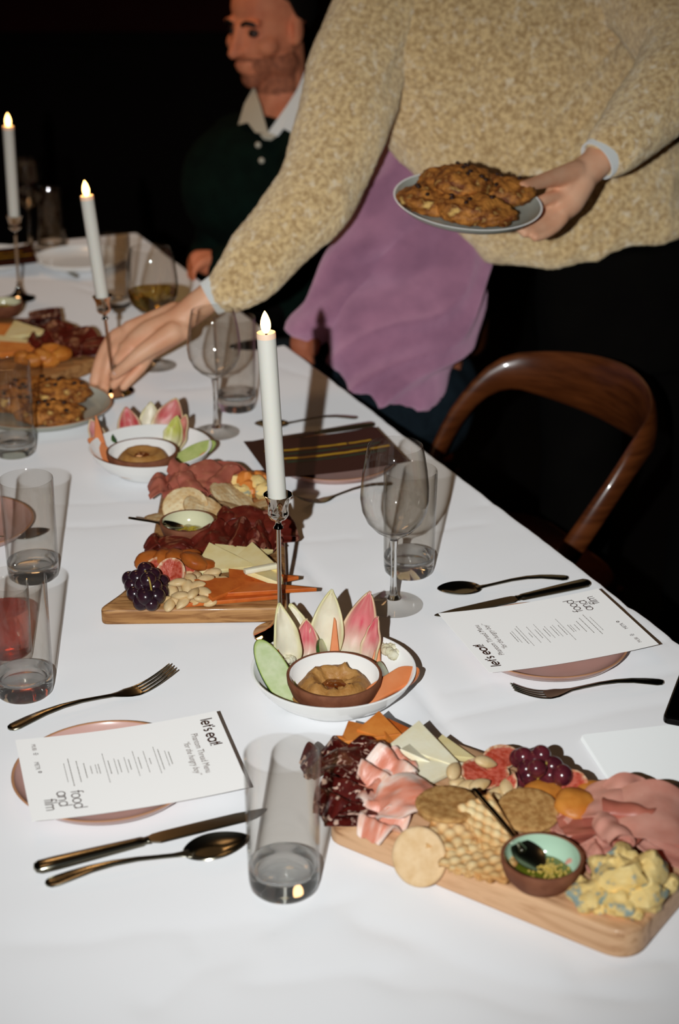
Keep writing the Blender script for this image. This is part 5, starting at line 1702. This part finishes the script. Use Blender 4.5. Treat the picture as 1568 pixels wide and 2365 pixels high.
def finger(pts, r0=.0090, r1=.0070):
    n = len(pts)
    return limb([(p, r0 + (r1 - r0) * i / (n - 1)) for i, p in enumerate(pts)], 12, 5)

def knit_folds(seed, amp=.006, fine=.0012):
    def d(p):
        o = V((seed, seed * 2.3, seed * .7))
        w = noise.noise(V((p.x * 9 + p.z * 6, p.y * 5, p.z * 4)) + o)
        return amp * (w + .5 * (1 - abs(noise.noise(V((p.x * 14 - p.z * 10, p.y * 8, p.z * 7)) + o)) * 2.4)) + fine * noise.noise(p * 140 + o)
    return d

# ------------------------------------------------------------------ the server
ZT = 2.90
wrR = dp(468, 698, 2.675)          # right wrist
handR = []
palm0, palm1 = dp(410, 742, 2.680), dp(318, 790, 2.690)
handR += caps([(dp(540, 640, 2.67), .026), (wrR, .0245)]) + [limb([(wrR, .0250), (palm0, .0235), (dp(350, 770, 2.685), .0235), (dp(318, 788, 2.69), .020)], 14)]
handR += caps([(dp(310, 795, 2.69), .017), (dp(292, 806, 2.690), .014)]) + caps([(dp(300, 812, 2.688), .015), (dp(277, 830, 2.690), .013)])
handR += caps([(dp(405, 722, 2.695), .019), (dp(300, 762, 2.705), .016)]) + caps([(dp(420, 765, 2.665), .016), (dp(335, 818, 2.672), .014)])
handR += [finger([dp(300, 764, 2.705), dp(262, 778, 2.715), dp(232, 830, 2.722), dp(217, 882, 2.715)], .0125, .0088),          # index, behind the stem
          finger([dp(305, 782, 2.700), dp(266, 806, 2.712), dp(246, 856, 2.716), dp(240, 894, 2.708)], .0120, .0088),          # middle
          finger([dp(322, 808, 2.688), dp(300, 842, 2.692), dp(276, 872, 2.695), dp(262, 890, 2.690)], .0110, .0080),          # ring
          finger([dp(345, 818, 2.676), dp(326, 848, 2.676), dp(300, 876, 2.676), dp(285, 893, 2.674)], .0105, .0078),          # little
          limb([(dp(400, 768, 2.658), .0190), (dp(340, 806, 2.650), .0145), (dp(296, 840, 2.652), .0112), (dp(264, 866, 2.664), .0090)], 14, 6)]   # thumb, in front
wrL = dp(1376, 378, 2.560)
handL = caps([(dp(1420, 310, 2.58), .027), (wrL, .0255)])
handL += [limb([(wrL, .0255), (dp(1335, 412, 2.555), .0270), (dp(1302, 440, 2.550), .0270), (dp(1285, 462, 2.545), .022)], 14)]
handL += [limb([(dp(1345, 420, 2.55), .022), (dp(1318, 468, 2.545), .021), (dp(1296, 492, 2.535), .016)], 14)]
handL += [limb([(dp(1330, 396, 2.540), .0180), (dp(1288, 408, 2.515), .0145), (dp(1246, 420, 2.485), .0112), (dp(1208, 431, 2.455), .0090)], 14, 6),   # thumb on the rim
          finger([dp(1285, 454, 2.530), dp(1252, 464, 2.510), dp(1222, 492, 2.500), dp(1196, 508, 2.500)], .0105, .0080),
          finger([dp(1288, 474, 2.540), dp(1262, 492, 2.530), dp(1228, 514, 2.512), dp(1200, 526, 2.498)], .0115, .0085),
          finger([dp(1292, 492, 2.532), dp(1268, 512, 2.522), dp(1238, 530, 2.508), dp(1212, 538, 2.496)], .0110, .0082),
          finger([dp(1300, 505, 2.528), dp(1282, 525, 2.518), dp(1258, 541, 2.506), dp(1236, 548, 2.496)], .0098, .0074)]
neck0, hips = dp(985, -120, 2.80), dp(1395, 600, 3.04)
headC = dp(905, -330, 2.72)
hp, HM = head_parts(headC, (-.45, -.75, -.45), (-.25, -.35, 1))
core = caps([(headC + V((.03, .05, -.06)), .055), (neck0, .056)]) + caps([(neck0, .05), (dp(1120, 180, 2.90), .06), (hips, .07)])
core += caps([(neck0, .05), (dp(880, 10, 2.80), .05), (dp(742, 390, 2.74), .04), (dp(540, 640, 2.67), .030)]) + caps([(neck0, .05), (dp(1440, -90, 2.82), .05), (dp(1580, 110, 2.68), .04), (dp(1420, 310, 2.58), .030)])
kneeR, kneeL = V((hips.x - .02, hips.y - .05, .48)), V((hips.x + .24, hips.y + .02, .48))
core += caps([(hips, .07), (hips + V((-.01, .02, -.12)), .06), (kneeR, .05), (V((kneeR.x, kneeR.y + .06, .07)), .036)]) + caps([(hips, .07), (hips + V((.16, .04, -.10)), .06), (kneeL, .05), (V((kneeL.x, kneeL.y + .06, .07)), .036)])
sv = fuse('person', core + hp + handR + handL, .0036, MATS['skin_server'], 3, label='person in a flecked beige jumper reaching for a candlestick and holding a cookie plate', cat='person')
head_extras(HM, sv, 'hair_black')
# jumper
def pv(dx, dy, depth):
    return (dp(784 + dx, 1182 + dy, depth) - dp(784, 1182, depth))
def sec(cx, cy, depth, hx, hy, hd):
    return (dp(cx, cy, depth), pv(hx, hy, depth), V((0.0, hd, 0.0)) + TA * 0.0)
torso = smooth_loft([sec(1372, 552, 3.02, 236, -48, .135), sec(1352, 520, 3.01, 262, -50, .150), sec(1290, 410, 2.97, 292, -50, .155), sec(1200, 262, 2.92, 320, -40, .150), sec(1140, 120, 2.87, 325, -20, .145),
                     sec(1120, -10, 2.84, 315, 0, .130), sec(1110, -90, 2.82, 250, 0, .105), sec(1080, -140, 2.81, 120, 0, .075)])
armR = limb([(dp(905, -40, 2.82), .088), (dp(862, 60, 2.80), .088), (dp(806, 230, 2.77), .082), (dp(744, 412, 2.73), .070), (dp(668, 520, 2.70), .060), (dp(590, 610, 2.68), .050), (dp(528, 664, 2.67), .041)], 20, 5)
armR2 = caps([(dp(722, 452, 2.73), .062), (dp(690, 470, 2.71), .055)])
armL = limb([(dp(1440, -110, 2.82), .090), (dp(1530, 20, 2.74), .086), (dp(1590, 120, 2.67), .080), (dp(1545, 205, 2.63), .070), (dp(1480, 272, 2.60), .058), (dp(1425, 335, 2.575), .047)], 20, 5)
sw = fuse('jumper', [torso], .0075, MATS['beige_knit'], 5, knit_folds(3.3, .012, .0016), sv)
fuse('sleeve', [armR] + armR2, .0065, MATS['beige_knit'], 4, knit_folds(6.1, .009, .0016), sv)
fuse('sleeve', [armL], .0065, MATS['beige_knit'], 4, knit_folds(9.7, .011, .0016), sv)
rib = lambda name, a, b, r0, r1, m: obj(name, lathe_between(a, b, r0, r1), MATS[m], sv, sharp=60)
def lathe_between(a, b, r0, r1, wall=.003, n=28):
    d = (V(b) - V(a)); L_ = d.length
    g, fs_ = lathe([(r0 - wall, 0), (r0, 0), (r0 + .0008, L_ * .2), (r1 + .0008, L_ * .8), (r1, L_), (r1 - wall, L_), (r0 - wall, 0)], n)
    q = V((0, 0, 1)).rotation_difference(d.normalized()).to_matrix()
    return MB().add(([q @ p + V(a) for p in g], fs_))
rib('shirt_cuff', dp(532, 662, 2.67), dp(484, 690, 2.673), .0325, .0305, 'shirt_white')
rib('shirt_cuff', dp(1420, 338, 2.573), dp(1378, 372, 2.560), .034, .0335, 'shirt_white')
nail_ = ell((0, 0, 0), (.0055, .0042, .0022), None, 12, 8)
q = V((0, 0, 1)).rotation_difference((V((0, 0, CAMZ)) - dp(266, 864, 2.66)).normalized()).to_matrix()
obj('thumbnail', MB().add(([q @ p + dp(267, 862, 2.655) for p in nail_[0]], nail_[1])), MATS['nail'], sv, sharp=None)
# trousers
def leg(h, k, ank, r):
    return limb([(h, r[0]), (k, r[1]), (ank, r[2])], 18, 8)
hx = V((.19, .02, 0))
fuse('trousers', [smooth_loft([(hips + V((.06, .03, .04)), V((.185, .03, .02)), V((0, .13, 0))), (hips + V((.07, .03, -.08)), V((.195, .03, 0)), V((0, .135, 0))), (hips + V((.08, .03, -.2)), V((.19, .03, 0)), V((0, .125, 0)))]),
                  leg(hips + V((-.02, .02, -.12)), kneeR + V((-.01, 0, 0)), V((kneeR.x, kneeR.y + .06, .06)), (.098, .075, .06)), leg(hips + V((.17, .04, -.12)), kneeL, V((kneeL.x, kneeL.y + .06, .06)), (.098, .075, .06))], .012, MATS['black_cloth'], 4, knit_folds(8, .005, 0), sv)
for kx in (kneeR, kneeL):
    f_ = V((kx.x, kx.y + .06, 0))
    obj('shoe', MB().add(prism(smooth_outline([f_ + V((-.05, .08, 0)), f_ + V((-.055, -.18, 0)), f_ + V((.055, -.18, 0)), f_ + V((.05, .08, 0))], .05, 6), .001, .085, .02, 3)), MATS['black_cloth'], sv)

# held plate with cookies
pl = dp(1077, 489, 2.46)
held = obj('dinner_plate', plate_mesh(.1135, .020, ('grey_glaze', 'white_glaze')), MATS['grey_glaze'], None, pl, label='grey plate with white rim held up by the server, carrying cookies', cat='plate', rot=(radians(10), radians(4.5), 0))
RM = Euler((radians(10), radians(4.5), 0)).to_matrix()
for k, (x, y, z, rx, ry, rz, l) in enumerate([(-.056, -.014, .008, .053, .044, .5, 'cookie at the left of the held plate'), (.006, -.048, .012, .062, .042, -.1, 'cookie at the front of the held plate'), (-.012, .038, .020, .062, .046, .1, 'cookie at the back of the held plate'), (.050, .026, .014, .054, .042, -.25, 'cookie at the right of the held plate, touching the thumb'), (-.010, .004, .030, .046, .036, .4, 'cookie lying over the others on the held plate')]):
    cookie(0, 0, 0, rx, ry, .021, 11 + k, l, (radians(10), radians(4.5), rz), pl + RM @ V((x, y, z)))

# ------------------------------------------------------------------ the man in the green jumper
mc = dp(622, 58, 3.52)
mp, MM = head_parts(mc, (-.70, -.70, -.10), (0, 0, 1), 1.03)
neckb = dp(648, 235, 3.58)
mbod = mp + caps([(mc + V((.02, .03, -.05)), .055), (neckb + V((0, .0, .02)), .058), (neckb + V((0, .0, -.08)), .07)])
elb, wrm = dp(668, 585, 3.46), dp(500, 612, 3.42)
mhand = caps([(elb, .03), (wrm, .026)]) + [limb([(wrm, .026), (dp(478, 606, 3.42), .028), (dp(460, 602, 3.42), .024)], 14)]
for k in range(4):
    y = 590 + k * 9
    mhand.append(finger([dp(466, y, 3.43 - .008 * k), dp(450, y + 3, 3.43 - .008 * k), dp(440, y + 16, 3.42 - .008 * k), dp(446, y + 26, 3.41 - .008 * k)], .0105, .008))
mhand.append(finger([dp(484, 600, 3.40), dp(464, 606, 3.385), dp(452, 618, 3.385)], .013, .009))
mh = V((neckb.x + .04, neckb.y + .05, .56))
mbod += caps([(neckb, .06), (mh, .07)]) + caps([(neckb, .05), (dp(700, 345, 3.52), .04), (elb, .03)])
man = fuse('person', mbod + mhand, .0042, [MATS['skin_man'], MATS['skin_stubble']], 10, label='seated dark-haired man in a dark green jumper with a white collar, looking left', cat='person')
head_extras(MM, man, 'hair_black')
IM = MM.inverted()
for p_ in man.data.polygons:
    q_ = IM @ V(p_.center)
    if q_.z < -.050 and q_.z > -.13 and q_.y > -.02 - (q_.z + .05) * .3 and not (abs(q_.x) < .024 and -.086 < q_.z < -.058 and q_.y > .06):
        p_.material_index = 1
gt = smooth_loft([(mh + V((0, 0, -.02)), V((.15, .06, 0)), V((-.06, .12, 0))), (mh + V((0, 0, .12)), V((.155, .06, 0)), V((-.06, .13, 0))), (dp(610, 480, 3.58), V((.16, .07, 0)), V((-.06, .13, 0))), (dp(622, 350, 3.58), V((.17, .09, 0)), V((-.06, .12, 0))),
                  (dp(640, 285, 3.58), V((.13, .07, 0)), V((-.05, .10, 0))), (dp(646, 262, 3.58), V((.075, .03, 0)), V((-.03, .075, 0)))])
garm = limb([(dp(702, 335, 3.53), .075), (dp(705, 430, 3.48), .068), (dp(672, 570, 3.46), .058), (dp(590, 600, 3.43), .050), (dp(518, 611, 3.42), .042)], 18, 5)
gar2 = limb([(dp(545, 335, 3.68), .070), (dp(520, 450, 3.70), .062), (dp(500, 560, 3.68), .052), (dp(470, 596, 3.58), .042)], 18, 5)
fuse('jumper', [gt, gar2], .010, MATS['green_knit'], 4, knit_folds(5, .006, .0008), man)
fuse('sleeve', [garm], .010, MATS['green_knit'], 4, knit_folds(5, .006, .0008), man)
def flap(pts, name, m, parent, th=.002):
    c_ = sum((V(p) for p in pts), V((0, 0, 0))) / len(pts)
    n_ = (pts[1] - pts[0]).cross(pts[2] - pts[0]).normalized()
    if n_.y > 0: n_ = -n_
    mb = MB()
    k = len(pts)
    top = [p + n_ * th for p in pts] + [c_ + n_ * (th + .006)]
    bot = [p - n_ * th for p in pts] + [c_ + n_ * (.002)]
    fs_ = []
    for i in range(k):
        j = (i + 1) % k
        fs_ += [[i, j, k], [k + 1 + j, k + 1 + i, 2 * k + 1], [i, k + 1 + i, k + 1 + j, j]]
    mb.add((top + bot, fs_))
    return obj(name, mb, MATS[m], parent, sharp=40)
flap([dp(586, 203, 3.50), dp(600, 245, 3.455), dp(617, 308, 3.43), dp(592, 306, 3.445), dp(574, 282, 3.46), dp(552, 288, 3.475), dp(566, 240, 3.49)], 'collar', 'shirt_cream', man)
flap([dp(706, 165, 3.50), dp(714, 232, 3.44), dp(684, 312, 3.42), dp(654, 296, 3.425), dp(640, 314, 3.43), dp(618, 310, 3.43), dp(664, 245, 3.45), dp(690, 205, 3.47)], 'collar', 'shirt_white', man)
flap([dp(600, 310, 3.435), dp(622, 306, 3.430), dp(640, 314, 3.430), dp(626, 324, 3.432), dp(610, 322, 3.434)], 'placket', 'shirt_cream', man)
for x, y in ((604, 371), (596, 335)):
    g, fs_ = ell((0, 0, 0), (.0065, .004, .0065), None, 12, 8)
    obj('button', MB().add(([p + dp(x, y, 3.432) for p in g], fs_)), MATS['shirt_cream'], man, sharp=None)
fuse('trousers', [limb([(mh, .10), (mh - TC * .40 + V((0, -.08, .02)), .075), (V((mh.x - .38, mh.y - .22, .10)), .05)], 16, 6), limb([(mh, .10), (mh - TC * .40 + V((0, .10, .02)), .075), (V((mh.x - .40, mh.y - .02, .10)), .05)], 16, 6)], .014, MATS['black_cloth'], 3, None, man)

# ------------------------------------------------------------------ the guest in the lilac jumper
gn = dp(1000, 300, 3.13)
gh = dp(985, 905, 3.07)
ghead = dp(975, 120, 3.10)
gp, GM = head_parts(ghead, (-.85, -.25, -.3))
gel, gwr = dp(795, 640, 2.985), dp(716, 748, 2.965)
gbod = gp + caps([(ghead + V((.03, .02, -.06)), .05), (gn, .052), (gh, .07)]) + caps([(gn, .05), (dp(950, 420, 3.03), .04), (gel, .028), (gwr, .024)])
gbod += [limb([(gwr, .024), (dp(706, 772, 2.965), .027), (dp(698, 792, 2.968), .024)], 14)]
for k in range(4):
    x = 684 + k * 11
    gbod.append(finger([dp(x + 4, 788, 2.972 - .006 * k), dp(x, 808, 2.970 - .006 * k), dp(x - 2, 826, 2.972 - .006 * k), dp(x + 2, 838, 2.980 - .006 * k)], .0105, .008))
gbod.append(finger([dp(720, 768, 2.95), dp(728, 794, 2.94), dp(726, 812, 2.94)], .012, .009))
guest = fuse('person', gbod, .0042, MATS['skin_guest'], 3, label='seated guest in a lilac jumper and dark jeans, face hidden behind the server', cat='person')
head_extras(GM, guest, 'hair_black')
def gsec(cx, cy, depth, hx, hy, hd):
    return (dp(cx, cy, depth), pv(hx, hy, depth), V((.02, hd, 0)))
lt = smooth_loft([gsec(884, 876, 2.99, 116, 48, .12), gsec(905, 810, 3.0, 146, 36, .14), gsec(942, 700, 3.02, 186, 20, .15), gsec(962, 590, 3.05, 186, 10, .15), gsec(980, 470, 3.08, 160, 0, .145), gsec(992, 385, 3.1, 130, 0, .13), gsec(1000, 335, 3.12, 80, 0, .09)])
la = limb([(dp(945, 405, 3.03), .075), (dp(880, 510, 2.99), .070), (dp(806, 625, 2.975), .060), (dp(760, 690, 2.965), .052), (dp(722, 738, 2.962), .043)], 18, 5)
lb_ = caps([(dp(716, 745, 2.962), .036), (dp(742, 715, 2.963), .042)])
def lil(p):
    o = V((4.4, 1.2, 7.7))
    r_ = p.x * .8 + p.z * .6
    t_ = (p.x * .86 + p.z * .5); w_ = (p.x * .5 - p.z * .86)
    n_ = noise.noise(V((w_ * 16 + .6 * noise.noise(V((t_ * 6, 1, 2))), t_ * 2.2, p.y * 3)) + o)
    return .030 * (.42 - abs(n_) * 1.6) + .004 * noise.noise(V((r_ * 8, p.y * 6, (p.x * .6 - p.z * .8) * 12)) + o)
fuse('jumper', [lt], .0075, MATS['lilac_knit'], 4, lil, guest)
fuse('sleeve', [la] + lb_, .0065, MATS['lilac_knit'], 4, lil, guest)
fuse('trousers', [limb([(gh + V((-.02, 0, -.03)), .115), (gh - TC * .22 + V((-.02, -.10, -.03)), .09), (gh - TC * .48 + V((0, -.06, .0)), .07), (V((gh.x - .42, gh.y - .25, .10)), .05)], 16, 6),
                  limb([(gh + V((0, .06, -.02)), .11), (gh - TC * .48 + V((0, .10, .0)), .07), (V((gh.x - .44, gh.y - .05, .10)), .05)], 16, 6)], .014, MATS['denim'], 3, None, guest)
